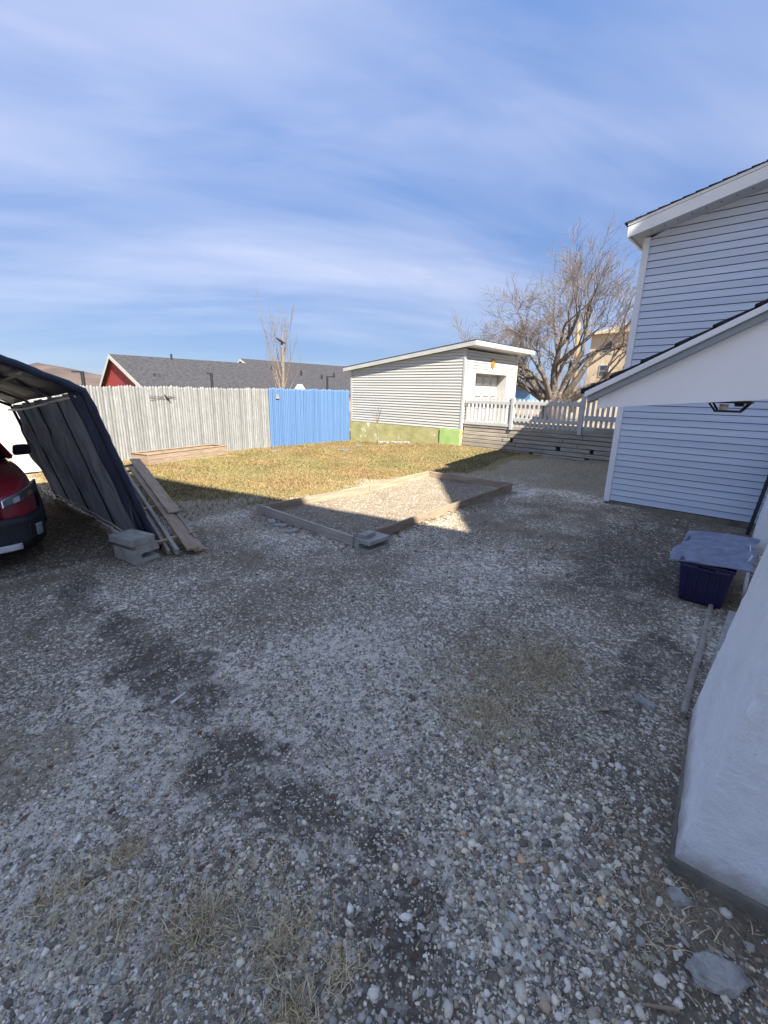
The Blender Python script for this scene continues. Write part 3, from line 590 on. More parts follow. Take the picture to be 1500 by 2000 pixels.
# ------------------------------------------------------------ picket fences on the wall
def picket_mesh(h, w=.07, t=.018):
    n = 7; prof = [(-w / 2, 0), (w / 2, 0), (w / 2, h - w * .55)] + [(w / 2 * math.cos(a), h - w * .55 + w * .55 * math.sin(a)) for a in np.linspace(.3, math.pi - .3, n)] + [(-w / 2, h - w * .55)]
    return MB().prism([(0, x, z) for x, z in prof], (t, 0, 0)).mesh('picket', M['white_paint'])
def picket_fence(label, ya, yb, zb, h, post_ys, rails, xo=12.80):
    e = empty('picket_fence', (xo, (ya + yb) / 2, zb), label, 'fence', None); me = picket_mesh(h)
    n = int((ya - yb) / .128)
    for i in range(n):
        o = link('picket', me); o.location = (xo + .035, ya - .05 - i * (ya - yb - .1) / max(n - 1, 1), zb + random.uniform(-.008, .008)); o.rotation_euler.x = random.uniform(-.012, .012); attach(o, e)
    for rz_, th in rails: MB().box((xo - .005, yb, zb + rz_), (xo + .033, ya, zb + rz_ + th)).build('rail', M['white_paint'], e, bevel=.003)
    for py_, pz in post_ys: MB().box((xo - .02, py_ - .05, zb - .10), (xo + .075, py_ + .05, zb + pz)).build('post', M['white_paint'], e, bevel=.008)
    return e
picket_fence('white picket gate standing in front of the garage door', 8.02, 6.42, .92, .92, [], [(.06, .10), (.72, .10)])
picket_fence('white picket fence on the timber wall in front of bare tree', 6.36, 4.32, 1.0, .82, [(6.36, .86), (4.30, 1.02)], [(.17, .10), (.66, .10)])
picket_fence('taller white picket fence section beside the blue house wing', 4.22, 2.42, 1.08, .98, [], [(.22, .13), (.78, .10)])

# ------------------------------------------------------------ stockade fences
def stock_mesh(mat, h=1.95, w=.086):
    mb = MB(); prof = [(-w / 2 + .003, .0), (-w * .36, -.030), (0, -.046), (w * .36, -.030), (w / 2 - .003, .0)]
    bot = [(x, y, 0) for x, y in prof]; top = [(x, y, h - .05) for x, y in prof]
    tip = [(x * .3, y * .5 - .005, h) for x, y in prof]
    mb.hexa(bot, top); k = len(mb.v); mb.add(top + tip, [(i, (i + 1) % 5, 5 + (i + 1) % 5, 5 + i) for i in range(5)] + [(5, 6, 7, 8, 9)])
    return mb.mesh('picket', mat)
def stockade(label, x0, x1, mat, top=2.0):
    e = empty('stockade_fence', ((x0 + x1) / 2, 13.35, 0), label, 'fence'); meshes = [stock_mesh(mat, top - .0 - k * .012) for k in range(3)]
    n = int(round((x1 - x0) / .0725))
    for i in range(n):
        x = x0 + (i + .5) * (x1 - x0) / n; o = link('picket', meshes[random.randrange(3)]); o.location = (x, 13.35 + random.uniform(-.006, .006), gzf(x, 13.3) - .02 + random.uniform(-.008, .012)); o.rotation_euler.y = random.gauss(0, .004); attach(o, e)
    for z in (.4, 1.0, 1.6): MB().box((x0, 13.352, z), (x1, 13.41, z + .08)).build('rail', M['fence_grey'], e)
    for x in np.arange(x0 + .1, x1, 2.4): MB().box((x - .05, 13.411, -.3), (x + .05, 13.5, 1.9)).build('post', M['fence_grey'], e)
    return e
stockade('weathered grey stockade fence of rounded pickets behind the raised bed', 2.75, 8.82, M['fence_grey'], 2.0)
stockade('bright blue painted stockade fence section joining the white garage', 8.83, 12.60, M['fence_blue'], 2.02)
orn = MB(); c0 = Vector((5.38, 13.28, 1.66))
orn.tube([c0 + Vector((-.02, 0, .10)), c0 + Vector((.02, 0, .02)), c0 + Vector((.14, -.01, -.12))], [.008, .018, .006], 6)
for a, b in (((-.45, .05), (.3, .01)), ((-.42, -.03), (.28, .06))): orn.tube([c0 + Vector((a[0], -.01, a[1])), c0 + Vector((0, -.015, 0.02)), c0 + Vector((b[0], -.01, b[1]))], .006, 5)
tag(orn.build('wire_ornament', M['black']), 'dark wire dragonfly ornament hung on the grey stockade fence', 'ornament')
pl = empty('fence_sign', (9.14, 13.29, 1.74), 'small plate fixed near the top of the blue fence', 'sign')
MB().box((9.08, 13.283, 1.66), (9.21, 13.298, 1.80)).build('plate', M['fence_grey'], pl); MB().box((9.075, 13.27, 1.65), (9.215, 13.29, 1.675)).build('shelf', M['grey_metal'], pl); MB().box((9.10, 13.28, 1.755), (9.19, 13.2825, 1.765)).build('line', M['grey_metal'], pl)

# ------------------------------------------------------------ raised bed, garden frame, bricks
rb = empty('raised_bed', (5.4, 12.7, 0), 'weathered wooden raised bed planter against the grey stockade fence', 'planter')
A, B, C_, D = Vector((4.28, 12.02, 0)), Vector((6.72, 12.60, 0)), Vector((6.56, 13.12, 0)), Vector((4.10, 12.62, 0))
for p, q_ in ((A, B), (B, C_), (C_, D), (D, A)):
    for k in range(2): 
        z = .065 + k * .132; g = .0; MB().beam(p + Vector((0, 0, z)), q_ + Vector((0, 0, z)), .04, .128).build('board', M['bed_wood'], rb, bevel=.004)
    for k in range(1): MB().beam(p + Vector((0, 0, .275)), q_ + Vector((0, 0, .275)), .07, .022).build('cap_board', M['bed_wood'], rb, bevel=.003)
MB().add([A + Vector((.03, .03, .2)), B + Vector((-.03, .03, .2)), C_ + Vector((-.03, -.03, .2)), D + Vector((.03, -.03, .2))], [(0, 1, 2, 3)]).build('soil', M['soil'], rb)
gf = empty('garden_frame', (6, 5, 0), 'low rectangular garden frame of weathered boards on the gravel', 'garden frame')
A, B, C_, D = (3.78, 6.06), (3.80, 3.92), (8.62, 4.13), (8.40, 6.15)
def gb(p, q_, mat, h=.15, e=0, off=0):
    p = Vector((*p, gzf(*p) + h / 2 - .012)); q_ = Vector((*q_, gzf(*q_) + h / 2 - .012)); d = (q_ - p).normalized()
    MB().beam(p - d * e, q_ + d * e, .038, h).build('board', mat, gf, bevel=.003)
def lerp(a, b, t): return (a[0] + (b[0] - a[0]) * t, a[1] + (b[1] - a[1]) * t)
gb(lerp(A, B, -.06), lerp(A, B, .5), M['board_grey'], .15); gb(lerp(A, B, .503), lerp(A, B, .99), M['board_grey'], .148)
gb(lerp(B, C_, .008), lerp(B, C_, .63), M['board'], .15); gb(lerp(B, C_, .634), C_, M['board'], .155); gb(C_, D, M['board'], .15); gb(D, lerp(D, A, .45), M['board'], .15); gb(lerp(D, A, .453), lerp(D, A, .992), M['board'], .145)
for p in (lerp(A, B, .03), lerp(B, C_, .632), D):
    o = 1 if p[1] < 5 else -1; MB().box((p[0] + .01, p[1] + .022 * o, -.05), (p[0] + .09, p[1] + .022 * o + .05 * o, .14)).build('stake', M['lumber'], gf)
def block_u(name, cx, cy, z, L, Wd, H, rot, slot=True, mat='concrete'):
    """concrete block with an open rounded slot in one end"""
    s = min(.035, H * .28); prof = [(-Wd / 2, 0), (Wd / 2, 0), (Wd / 2, H), (-Wd / 2, H)]
    mb = MB()
    if slot:
        yo = [( -Wd / 2, 0), (Wd / 2, 0), (Wd / 2, H), (-Wd / 2, H), (-Wd / 2, H / 2 + s), (Wd * .10, H / 2 + s), (Wd * .2, H / 2 + s * .6), (Wd * .22, H / 2), (Wd * .2, H / 2 - s * .6), (Wd * .10, H / 2 - s), (-Wd / 2, H / 2 - s)]
        n = len(yo); a = [(-L / 2, y, z_) for y, z_ in yo]; b = [(-L / 2 + L * .9, y, z_) for y, z_ in yo]
        mb.add(a + b, [(i, (i + 1) % n, n + (i + 1) % n, n + i) for i in range(n)])
        for o_ in (0, n): mb.add([(a + b)[o_ + i] for i in range(n)], [(0, 1, 9, 10), (1, 8, 9), (1, 7, 8), (1, 2, 7), (2, 6, 7), (2, 5, 6), (2, 3, 4, 5)])
        mb.box((-L / 2 + L * .9, -Wd / 2, 0), (L / 2, Wd / 2, H))
    else: mb.box((-L / 2, -Wd / 2, 0), (L / 2, Wd / 2, H))
    R = Matrix.Translation((cx, cy, z)) @ Matrix.Rotation(rot, 4, 'Z'); mb.v = [tuple(R @ Vector(v)) for v in mb.v]
    return mb.build(name, M[mat], bevel=.006 if not slot else 0)
o = block_u('concrete_block', 3.92, 3.72, gzf(3.9, 3.7) - .012, .40, .26, .17, math.radians(2)); tag(o, 'grey hollow concrete block at the corner of the garden frame', 'concrete block')
o = block_u('paving_brick', 3.87, 3.77, gzf(3.9, 3.7) + .158, .22, .12, .055, math.radians(6), False); tag(o, 'short grey paver lying on the block at the frame corner', 'paver')
bx, by = 1.68, 5.42; g = gzf(bx, by)
o = block_u('concrete_block', bx, by, g - .01, .42, .30, .16, math.radians(100)); tag(o, 'bottom hollow concrete block of the stack at the shelter leg', 'concrete block')
o = block_u('paving_slab', bx + .03, by - .01, g + .15, .34, .25, .05, math.radians(98), False, 'concrete'); tag(o, 'thin slab between two concrete blocks beside the car shelter', 'slab')
o = block_u('concrete_block', bx - .03, by + .01, g + .20, .42, .29, .085, math.radians(104), False); tag(o, 'pale topmost concrete block of the stack at the shelter leg', 'concrete block')
o = MB().tube([(bx - .02, by + .12, g + .285), (bx + .09, by - .17, g + .285)], .026, 8).build('stone_ridge', M['concrete']); tag(o, 'rounded concrete rib lying on the topmost shelter block', 'concrete rib')
for k, (px_, py_, a) in enumerate(((13.15 - .75, 10.75, .1), (12.35, 10.45, .25), (12.3, 11.05, 0), (12.38, 11.35, .4), (12.42, 10.15, .2))):
    o = block_u('brick', px_, py_, gzf(px_, py_) - .01, .22, .11, .09, a + 1.5, False, 'concrete'); tag(o, ('edging brick third from the sapling along the garage foundation', 'edging brick nearest the green painted foundation patch but one', 'edging brick second from the garage back corner', 'edging brick closest to the garage back corner', 'edging brick closest to the green painted foundation patch')[k], 'brick', 'edging bricks by the garage foundation')
for k, (px_, py_, L, Wd) in enumerate(((10.3, 11.1, .5, .4), (8.3, 12.2, .5, .25), (11.3, 11.4, .4, .3))):
    o = block_u('paving_stone', px_, py_, gzf(px_, py_) - .02, L, Wd, .04, .3 * k, False, 'concrete_old'); tag(o, ('flat paving stone sunk mid lawn between sapling and garden frame', 'flat paving stone at the foot of the blue fence', 'flat paving stone just beside the sapling')[k], 'paving stone', 'flat stones sunk in the lawn')
for k, (fx, fy) in enumerate(((3.72, 5.55), (3.70, 5.3), (3.66, 4.95))):
    o = block_u('broken_brick', fx - .1, fy, gzf(fx, fy) - .01, .2, .1, .05, 1.2 + k, False, 'concrete'); tag(o, ('broken brick at the stub end of the garden frame', 'middle broken brick of three along the frame end board', 'broken brick nearest the corner block along the frame end board')[k], 'brick', 'broken bricks beside the frame')

# ------------------------------------------------------------ lumber leaning by the shelter
lu = empty('lumber_stack', (2.2, 5.0, 0), 'stack of tan planks and batten frames leaning beside the car shelter', 'lumber')
lo, hi = Vector((2.12, 4.98, .03)), Vector((2.72, 8.55, .56)); dirv = hi - lo
side = dirv.cross(Vector((0, 0, 1))).normalized(); upv = side.cross(dirv).normalized()
for k, (a, b, s_, u_, w, h) in enumerate(((0, .93, .03, .075, .14, .03), (.02, .99, -.13, .03, .045, .07), (.05, 1.0, -.20, -.01, .035, .06), (.08, .97, .15, .05, .04, .06), (.30, 1.02, .10, .11, .16, .025), (.0, .5, .10, .045, .12, .03), (.12, .95, -.26, -.03, .03, .05))):
    MB().beam(lo + dirv * a + side * s_ + upv * u_, lo + dirv * b + side * (s_ + .02 * (k % 3 - 1)) + upv * (u_ + .01), w, h, upv).build('plank', M['lumber'] if k in (0, 4, 5) else M['timber'], lu, bevel=.003)
for t in (.12, .42, .68, .9, .98): MB().beam(lo + dirv * t + side * -.27 + upv * .02, lo + dirv * t + side * .19 + upv * .09, .05, .03, upv).build('batten', M['lumber'], lu)
MB().beam((2.52, 8.0, -.02), (2.86, 8.06, .42), .10, .10).build('prop', M['timber'], lu)

# ------------------------------------------------------------ car shelter
cs = empty('car_shelter', (.1, 7.5, 0), 'sagging dark tarpaulin car shelter with leaning legs over red car', 'car shelter')
FY, BY = 5.62, 9.5
EF, EB = Vector((1.42, FY, 1.89)), Vector((1.38, BY, 1.60)); RF, RB = Vector((.05, FY, 2.50)), Vector((.05, BY, 2.30))
LF, LB = Vector((-1.30, FY, 1.9)), Vector((-1.30, BY, 1.65))
for nm, pts in (('leg', [(1.96, FY, -.02), tuple(EF)]), ('leg', [(1.78, BY, -.02), tuple(EB)]), ('leg', [(-1.8, FY, -.02), tuple(LF)]), ('leg', [(-1.7, BY, -.02), tuple(LB)]),
                ('rafter', [tuple(EF), tuple(RF)]), ('rafter', [tuple(RF), tuple(LF)]), ('rafter', [tuple(EB), tuple(RB)]), ('rafter', [tuple(RB), tuple(LB)]), ('ridge_pole', [tuple(RF), tuple(RB)]), ('leg', [(1.87, 7.5, -.02), (1.40, 7.5, 1.76)])):
    MB().tube(pts, .022, 8).build(nm, M['black'], cs, True)
MB().tube([EF + (EB - EF) * t + Vector((-.05, 0, -.05 - .06 * math.sin(t * 3) * (t))) for t in np.linspace(.01, .99, 9)], .016, 7).build('top_rail', M['rail'], cs, True)
for t in (.33, .66): MB().tube([(EF + (EB - EF) * t) * 1.0, (RF + (RB - RF) * t)], .018, 7).build('rafter', M['timber'], cs, True)
for s in (.35, .7): MB().tube([EF + (RF - EF) * s + Vector((0, 0, -.05)), EB + (RB - EB) * s + Vector((0, 0, -.08))], .017, 7).build('purlin', M['timber'], cs, True)
# roof tarp: wraps from ridge over the eave
P = []
for u in np.linspace(0, 1, 22):
    row = []
    y = FY - .08 + (BY - FY + .16) * u
    e = EF + (EB - EF) * u; r = RF + (RB - RF) * u; l = LF + (LB - LF) * u
    for t in np.linspace(-1, 1, 41):
        if t >= 0: p = r + (e - r) * t
        else: p = r + (l - r) * (-t)
        sag = -.05 * math.sin(math.pi * abs(t)) * (.5 + .5 * math.sin(u * 17)) + .008 * math.sin(t * 40 + u * 9)
        row.append((p.x, y, p.z + .03 + sag + (.015 if abs(t) < 1 else 0)))
    P.append(row)
tp = MB().grid(P).build('roof_tarp', M['tarp_out'], cs, True); tp.modifiers.new('thick', 'SOLIDIFY').thickness = .012
# front hem roll along the rafter and down the leg
hem = [RF + (EF - RF) * t + Vector((0, -.06, .01 + .008 * math.sin(t * 31))) for t in np.linspace(0, 1, 22)] + [EF + (Vector((1.96, FY, .0)) - EF) * t + Vector((.015, -.05, .0)) for t in np.linspace(.05, 1, 24)]
MB().tube(hem, [.038 + .004 * math.sin(i * 1.7) + .003 * math.sin(i * 3.1) for i in range(len(hem))], 9).build('tarp_hem', M['tarp_out'], cs, True)
# outer edge band beside the leg (folded flap)
P = [[tuple(EF + (Vector((1.97, FY, .0)) - EF) * t + Vector((.035 - .15 * v + .006 * math.sin(t * 19 + v * 4), -.03 + .10 * v, .0))) for v in np.linspace(0, 1, 6)] for t in np.linspace(0, .99, 30)]
fl = MB().grid(P).build('front_flap', M['tarp_out'], cs, True); fl.modifiers.new('thick', 'SOLIDIFY').thickness = .01
# side tarp seen from inside, hung in folds
P = []
for v in np.linspace(0, 1, 34):
    row = []
    for u in np.linspace(0, 1, 110):
        t = EF + (EB - EF) * u; b = Vector((1.86 - .09 * u, FY + .03 + (BY - FY) * u, .03))
        p = t + (b - t) * v
        fold = .075 * math.sin(u * 34 + v * 3.5) * (1 - .55 * v) + .03 * math.sin(u * 71 + 5 * v) + .02 * math.sin(v * 21 + 6 * u)
        row.append((p.x + fold * (.25 + .75 * math.sin(math.pi * min(v + .12, 1))), p.y, p.z - (.05 * v * 0)))
    P.append(row)
st = MB().grid(P).build('side_tarp', M['tarp_in'], cs, True)
for u in (.22, .48, .74):
    MB().tube([tuple(EF + (EB - EF) * u + Vector((-.05, 0, -.05))), tuple(Vector((1.80 - .09 * u, FY + .03 + (BY - FY) * u - .05, .12)))], .010, 6).build('inner_pole', M['black'], cs, True)
MB().tube([(1.74 - .07 * u, FY + .03 + (BY - FY) * u, .17 - .06 * u + .05 * math.sin(3.14 * u) + .006 * math.sin(u * 40)) for u in np.linspace(0, 1, 30)], .009, 6).build('tie_cord', M['cord'], cs, True)
P = [[(-1.30 - .45 * v, FY + (BY - FY) * u, (1.9 - .25 * u) * (1 - v) + .02) for u in np.linspace(0, 1, 12)] for v in np.linspace(0, 1, 8)]
MB().grid(P).build('side_tarp', M['tarp_out'], cs, True)

# ------------------------------------------------------------ red car
ca = empty('red_car', (.12, 8.3, 0), 'dark red estate car with black cladding parked under the shelter', 'car')
CX, CY = .10, 5.98
ST = [(0.0, .50, .58, .30, .74), (.05, .68, .66, .26, .80), (.16, .80, .72, .24, .88), (.34, .885, .78, .23, .945), (.7, .925, .82, .22, 1.0), (1.25, .93, .86, .21, 1.06), (2.2, .935, .88, .21, 1.06), (3.4, .935, .90, .21, 1.08), (4.3, .91, .92, .24, 1.10), (4.65, .86, .92, .30, 1.08), (4.8, .76, .90, .38, 1.0)]
mb = MB(); P = []
for y, w, sh_, zb, zt in ST:
    half = [(w * .93, zb), (w * .985, zb + .12), (w, (zb + sh_) / 2), (w * .99, sh_), (w * .955, (sh_ + zt) / 2 + .03), (w * .86, zt - .015), (w * .5, zt + .012), (0, zt + .02)]
    P.append([(CX + x, CY + y, z) for x, z in half] + [(CX - x, CY + y, z) for x, z in reversed(half[:-1])])
mb.grid(P); mb.f.append(tuple(range(15))); k = len(ST) - 1; mb.f.append(tuple(k * 15 + i for i in reversed(range(15))))
bd = mb.build('body', M['maroon'], ca, True); bd.modifiers.new('sub', 'SUBSURF').render_levels = 2
def outline(x):  # y of the body nose at half width x
    ws = [s[1] for s in ST[:6]]; ys = [s[0] for s in ST[:6]]
    return float(np.interp(abs(x), [0] + ws, [-.02] + ys))
# greenhouse
P = []
for y0, z, w, y1 in ((1.25, 1.04, .86, 4.72), (1.75, 1.38, .74, 4.55), (2.15, 1.58, .64, 4.35), (2.35, 1.63, .58, 4.25)):
    P.append([(CX - w * .96, CY + y0 + .05, z), (CX - w * .5, CY + y0 - .03, z), (CX + w * .5, CY + y0 - .03, z), (CX + w * .96, CY + y0 + .05, z), (CX + w, CY + y0 + .3, z), (CX + w, CY + y1 - .3, z), (CX + w * .9, CY + y1, z), (CX - w * .9, CY + y1, z), (CX - w, CY + y1 - .3, z), (CX - w, CY + y0 + .3, z), (CX - w * .96, CY + y0 + .05, z)])
gl = MB().grid(P).build('windows', M['carglass'], ca, True)
MB().hexa([p for p in P[-1][:-1]], [(CX + (p[0] - CX) * .85, CY + 2.3 + (p[1] - CY - 2.3) * .95 + .05, 1.68) for p in P[-1][:-1]]).build('roof', M['maroon'], ca, True)
for s in (-1, 1):
    MB().beam((CX + s * .845, CY + 1.30, 1.05), (CX + s * .60, CY + 2.3, 1.61), .05, .05).build('pillar', M['maroon'], ca)
    MB().tube([(CX + s * .58, CY + 2.45, 1.70), (CX + s * .58, CY + 4.2, 1.71)], .018, 6).build('roof_rail', M['black'], ca, True)
    # mirrors
    mb = MB(); mb.hexa([(CX + s * .93, CY + 1.62, 1.02), (CX + s * 1.13, CY + 1.62, 1.03), (CX + s * 1.11, CY + 1.76, 1.04), (CX + s * .93, CY + 1.78, 1.03)], [(CX + s * .95, CY + 1.62, 1.16), (CX + s * 1.12, CY + 1.63, 1.17), (CX + s * 1.10, CY + 1.75, 1.16), (CX + s * .95, CY + 1.77, 1.16)])
    o = mb.build('mirror', M['plastic_dark'], ca, False, .03)
    # wheels
    for wy in (.93, 3.72):
        w = MB().tube([(CX + s * .72, CY + wy, .34), (CX + s * .93, CY + wy, .34)], .34, 28).build('wheel', M['rubber'], ca, False, .02)
        MB().tube([(CX + s * .925, CY + wy, .34), (CX + s * .938, CY + wy, .34)], .22, 20).build('rim', M['silver'], w)
def nose(xs, z0s, z1s, off, mat, name, par, n=14, depth=.03):
    """patch hugging the nose from half width xs[0] to xs[1]"""
    P = []
    for v in np.linspace(0, 1, 6):
        row = []
        for t in np.linspace(0, 1, n):
            x = xs[0] + (xs[1] - xs[0]) * t; z = (z0s[0] + (z0s[1] - z0s[0]) * t) * (1 - v) + (z1s[0] + (z1s[1] - z1s[0]) * t) * v
            back = max(0, z - .62) * .35
            row.append((CX + x * (1 + off * .55), CY + outline(x) - off + back, z))
        P.append(row)
    o = MB().grid(P).build(name, mat, par, True); m_ = o.modifiers.new('thick', 'SOLIDIFY'); m_.thickness = depth; m_.offset = -1; return o
nose((-.925, .925), (.24, .24), (.56, .56), .055, M['plastic_dark'], 'front_bumper', ca, 41, .06)
nose((-.60, .60), (.22, .22), (.285, .285), .085, M['silver'], 'skid_plate', ca, 25)
nose((-.44, .44), (.60, .60), (.80, .80), .05, M['black'], 'grille', ca, 25)
nose((-.47, .47), (.585, .585), (.60, .60), .062, M['chrome'], 'grille_trim', ca, 25); nose((-.47, .47), (.80, .80), (.815, .815), .062, M['chrome'], 'grille_trim', ca, 25)
nose((-.11, .11), (.67, .67), (.75, .75), .07, M['chrome'], 'emblem', ca)
for s in (-1, 1):
    h = nose((s * .515, s * .885), (.675, .775), (.765, .895), .050, M['chrome'], 'headlight', ca)
    nose((s * .525, s * .876), (.683, .782), (.758, .887), .056, M['lens_dark'], 'lens', h); nose((s * .61, s * .67), (.712, .73), (.765, .79), .061, M['lamp_lens'], 'projector', h)
    nose((s * .76, s * .80), (.765, .775), (.805, .82), .061, M['amber'], 'indicator', h)
    nose((s * .70, s * .86), (.28, .28), (.47, .47), .068, M['black'], 'fog_lamp_recess', ca); nose((s * .76, s * .82), (.32, .32), (.45, .45), .085, M['lamp_lens'], 'fog_lamp', ca)
MB().box((CX - .26, CY - .12, .40), (CX + .26, CY - .10, .52)).build('number_plate', M['white_paint'], ca)
for s in (-1, 1):
    for wy in (.93, 3.72): 
        MB().tube([(CX + s * .945, CY + wy + .40 * math.cos(a), .34 + .40 * math.sin(a)) for a in np.linspace(0, math.pi, 13)], .03, 6).build('wheel_arch', M['plastic_dark'], ca, True)
    MB().box((CX + s * .915, CY + 1.35, .2), (CX + s * .955, CY + 3.3, .36)).build('sill_cladding', M['plastic_dark'], ca, bevel=.01)
# made-up white trailer standing in for overexposed brightness behind the shelter
tr_ = empty('glare_trailer', (.6, 13.4, 0), 'made-up white box trailer giving the blown-out brightness behind the car shelter', 'trailer')
MB().box((-2.6, 12.4, .45), (2.62, 14.3, 2.05)).build('box', M['white_paint'], tr_, bevel=.03); MB().box((-2.6, 12.6, .2), (2.6, 14.1, .449)).build('chassis', M['white_paint'], tr_)
MB().box((-2.6, 12.385, .05), (2.62, 12.399, .45)).build('skirt', M['white_paint'], tr_)
for x in (-.6, .2):
    for y in (12.55, 14.0): MB().tube([(x, y, .3), (x, y + .2, .3)], .3, 20).build('wheel', M['rubber'], tr_)

# ------------------------------------------------------------ far buildings
def redhouse(name, label, ax_, ay, az, near, far, ze, L, wall):
    e = empty(name, (ax_, ay, 0), label, 'building'); yn = ay - (az - ze) / near; yf = ay + (az - ze) / far
    MB().prism([(ax_ + .3, yn + .3, -.2), (ax_ + .3, yf - .3, -.2), (ax_ + .3, yf - .3, ze), (ax_ + .3, ay, az - .12), (ax_ + .3, yn + .3, ze)], (L - .6, 0, 0)).build('wall', wall, e)
    for y1 in (yn, yf):
        rf = MB().prism([(ax_, ay, az), (ax_, y1, ze), (ax_, y1, ze - .16), (ax_, ay, az - .16)], (L, 0, 0)).build('roof', M['roof_grey'], e)
        MB().prism([(ax_ - .03, ay, az - .03), (ax_ - .03, y1, ze - .03), (ax_ - .03, y1, ze - .36), (ax_ - .03, ay, az - .36)], (.028, 0, 0)).build('rake_board', M['white_paint'], e)
    return e, rf
e1, _ = redhouse('red_building', 'long red sided building with dark grey shingle roof behind fence', 13.2, 43.0, 4.52, .40, .72, 1.75, 60, M['red_wall'])
redhouse('red_building', 'farther red gabled building whose peak shows over the long grey roof', 35.2, 60.0, 6.12, .42, .72, 3.0, 60, M['red_wall'])
def roofz(y): return 4.52 - .40 * (43.0 - y)
for px_, y, hh in ((18.2, 42.7, .45), (28.0, 41.5, .5), (31, 40.4, .5), (33.2, 39.6, .5), (35.5, 40.2, .55)):
    MB().tube([(px_, y, roofz(y) - .1), (px_, y, roofz(y) + hh)], .09, 8).build('vent_pipe', M['black'], e1)
MB().box((15.0, 38.5, roofz(38.5) - .2), (15.4, 38.9, roofz(38.7) + .2)).build('roof_vent', M['roof_grey'], e1)
def lamppost(x, y, z, arm, label):
    e = empty('lamp_post', (x, y, 0), label, 'lamp post'); MB().tube([(x, y, -.1), (x, y, z)], .07, 8).build('post', M['black'], e); MB().box((x - .05, y - .05, z - .06), (x + arm, y + .05, z)).build('lamp_head', M['black'], e)
lamppost(12.3, 24.0, 2.75, -.25, 'dark lamp post showing over the grey stockade fence'); lamppost(20.6, 24.0, 2.9, .5, 'dark lamp post with short arm showing over the blue fence'); lamppost(5.55, 21.5, 2.5, -.35, 'lamp post with small arm between the shelter and red gable')
gz_ = MB().prism([(13.6, 18, 1.9), (14.1, 18, 1.9), (13.85, 18, 2.22)], (0, .4, 0)); pkk = empty('birdhouse', (13.85, 18.2, 0), 'small white peaked birdhouse just over the blue fence top', 'birdhouse')
gz_.build('roof', M['white_paint'], pkk); MB().box((13.65, 18.03, 1.55), (14.05, 18.37, 1.899)).build('box', M['white_paint'], pkk); MB().tube([(13.85, 18.2, -.1), (13.85, 18.2, 1.56)], .04, 8).build('post', M['white_paint'], pkk)
cb = empty('cream_building', (60, 12, 0), 'large cream apartment building behind the bare tree', 'building')
MB().box((60, 2, .5), (78, 20.2, 9.2)).build('wall', M['cream'], cb)
MB().add([(59.4, 1.4, 9.2), (78.6, 1.4, 9.2), (78.6, 20.8, 9.2), (59.4, 20.8, 9.2), (66, 9, 12.2), (72, 9, 12.2), (72, 13, 12.2), (66, 13, 12.2)], [(0, 1, 5, 4), (1, 2, 6, 5), (2, 3, 7, 6), (3, 0, 4, 7), (4, 5, 6, 7), (3, 2, 1, 0)]).build('roof', M['shingle'] if False else M['drive'], cb)
for z in (1.6, 4.3, 7.0):
    for y in (18.2, 15.4, 12.0, 8.8, 5.5):
        w = MB().box((59.93, y - .6, z), (60.0, y + .6, z + 1.4)).build('window', M['white_paint'], cb); MB().box((59.91, y - .5, z + .1), (59.929, y + .5, z + .66)).build('pane', M['window'], w); MB().box((59.91, y - .5, z + .74), (59.929, y + .5, z + 1.3)).build('pane', M['window'], w)
bb = empty('blue_building', (50, 25, 0), 'small distant blue building beside the garage corner', 'building')
MB().box((50, 22.8, .5), (58, 26.5, 2.6)).build('wall', M['farblue'], bb); MB().prism([(49.6, 22.4, 2.6), (49.6, 26.9, 2.6), (49.6, 24.65, 3.6)], (8.8, 0, 0)).build('roof', M['roof_grey'], bb)
up_ = empty('utility_pole', (30, 10.8, .9), 'tan wooden utility pole standing behind the bare tree', 'pole')
MB().tube([(30, 10.72, .8), (30, 10.85, 4.0), (30, 11.0, 6.4)], [.16, .14, .12], 10).build('shaft', M['pole_wood'], up_, True); MB().box((29.9, 10.2, 5.7), (30.1, 11.8, 5.82)).build('crossarm', M['pole_wood'], up_)

# ------------------------------------------------------------ bare trees
def grow(mb, mbt, p, d, L, r, depth, maxd, rnd, spread=.55, upb=.12, nseg=4, wig=.10, thin=.012, kids=(2, 4), outw=None):
    pts = [Vector(p)]; rad = [r]; d = Vector(d).normalized()
    for i in range(nseg):
        d = (d + Vector((rnd.gauss(0, wig), rnd.gauss(0, wig), rnd.gauss(0, wig) + upb * .35))).normalized()
        pts.append(pts[-1] + d * L / nseg); rad.append(r * (1 - (i + 1) / nseg * .42))
    (mb if r > .035 else mbt).tube(pts, rad, 8 if r > .06 else (5 if r > .02 else 3), cap=False)
    if depth >= maxd: return
    n = rnd.randint(*kids)
    for k in range(n):
        t = 1.0 if k == 0 else rnd.uniform(.3, .95); i = min(int(t * nseg), nseg - 1); q_ = pts[i] + (pts[i + 1] - pts[i]) * (t * nseg - i)
        ax_ = Vector((rnd.gauss(0, 1), rnd.gauss(0, 1), rnd.gauss(0, .6))).normalized(); dd = (d + ax_.cross(d).normalized() * spread * rnd.uniform(.5, 1.35) + Vector((0, 0, upb))).normalized()
        rr = max(rad[i + 1] * (.80 if k == 0 else rnd.uniform(.5, .72)), thin * .45)
        grow(mb, mbt, q_, dd, L * rnd.uniform(.62, .86), rr, depth + 1, maxd, rnd, spread, upb, nseg if depth < 3 else 3, wig, thin, kids)
bt = empty('bare_tree', (20, 7.9, .9), 'large leafless many stemmed tree behind the white picket fence', 'tree')
tk, tw = MB(), MB(); rnd = random.Random(21); base = Vector((20, 7.95, .85))
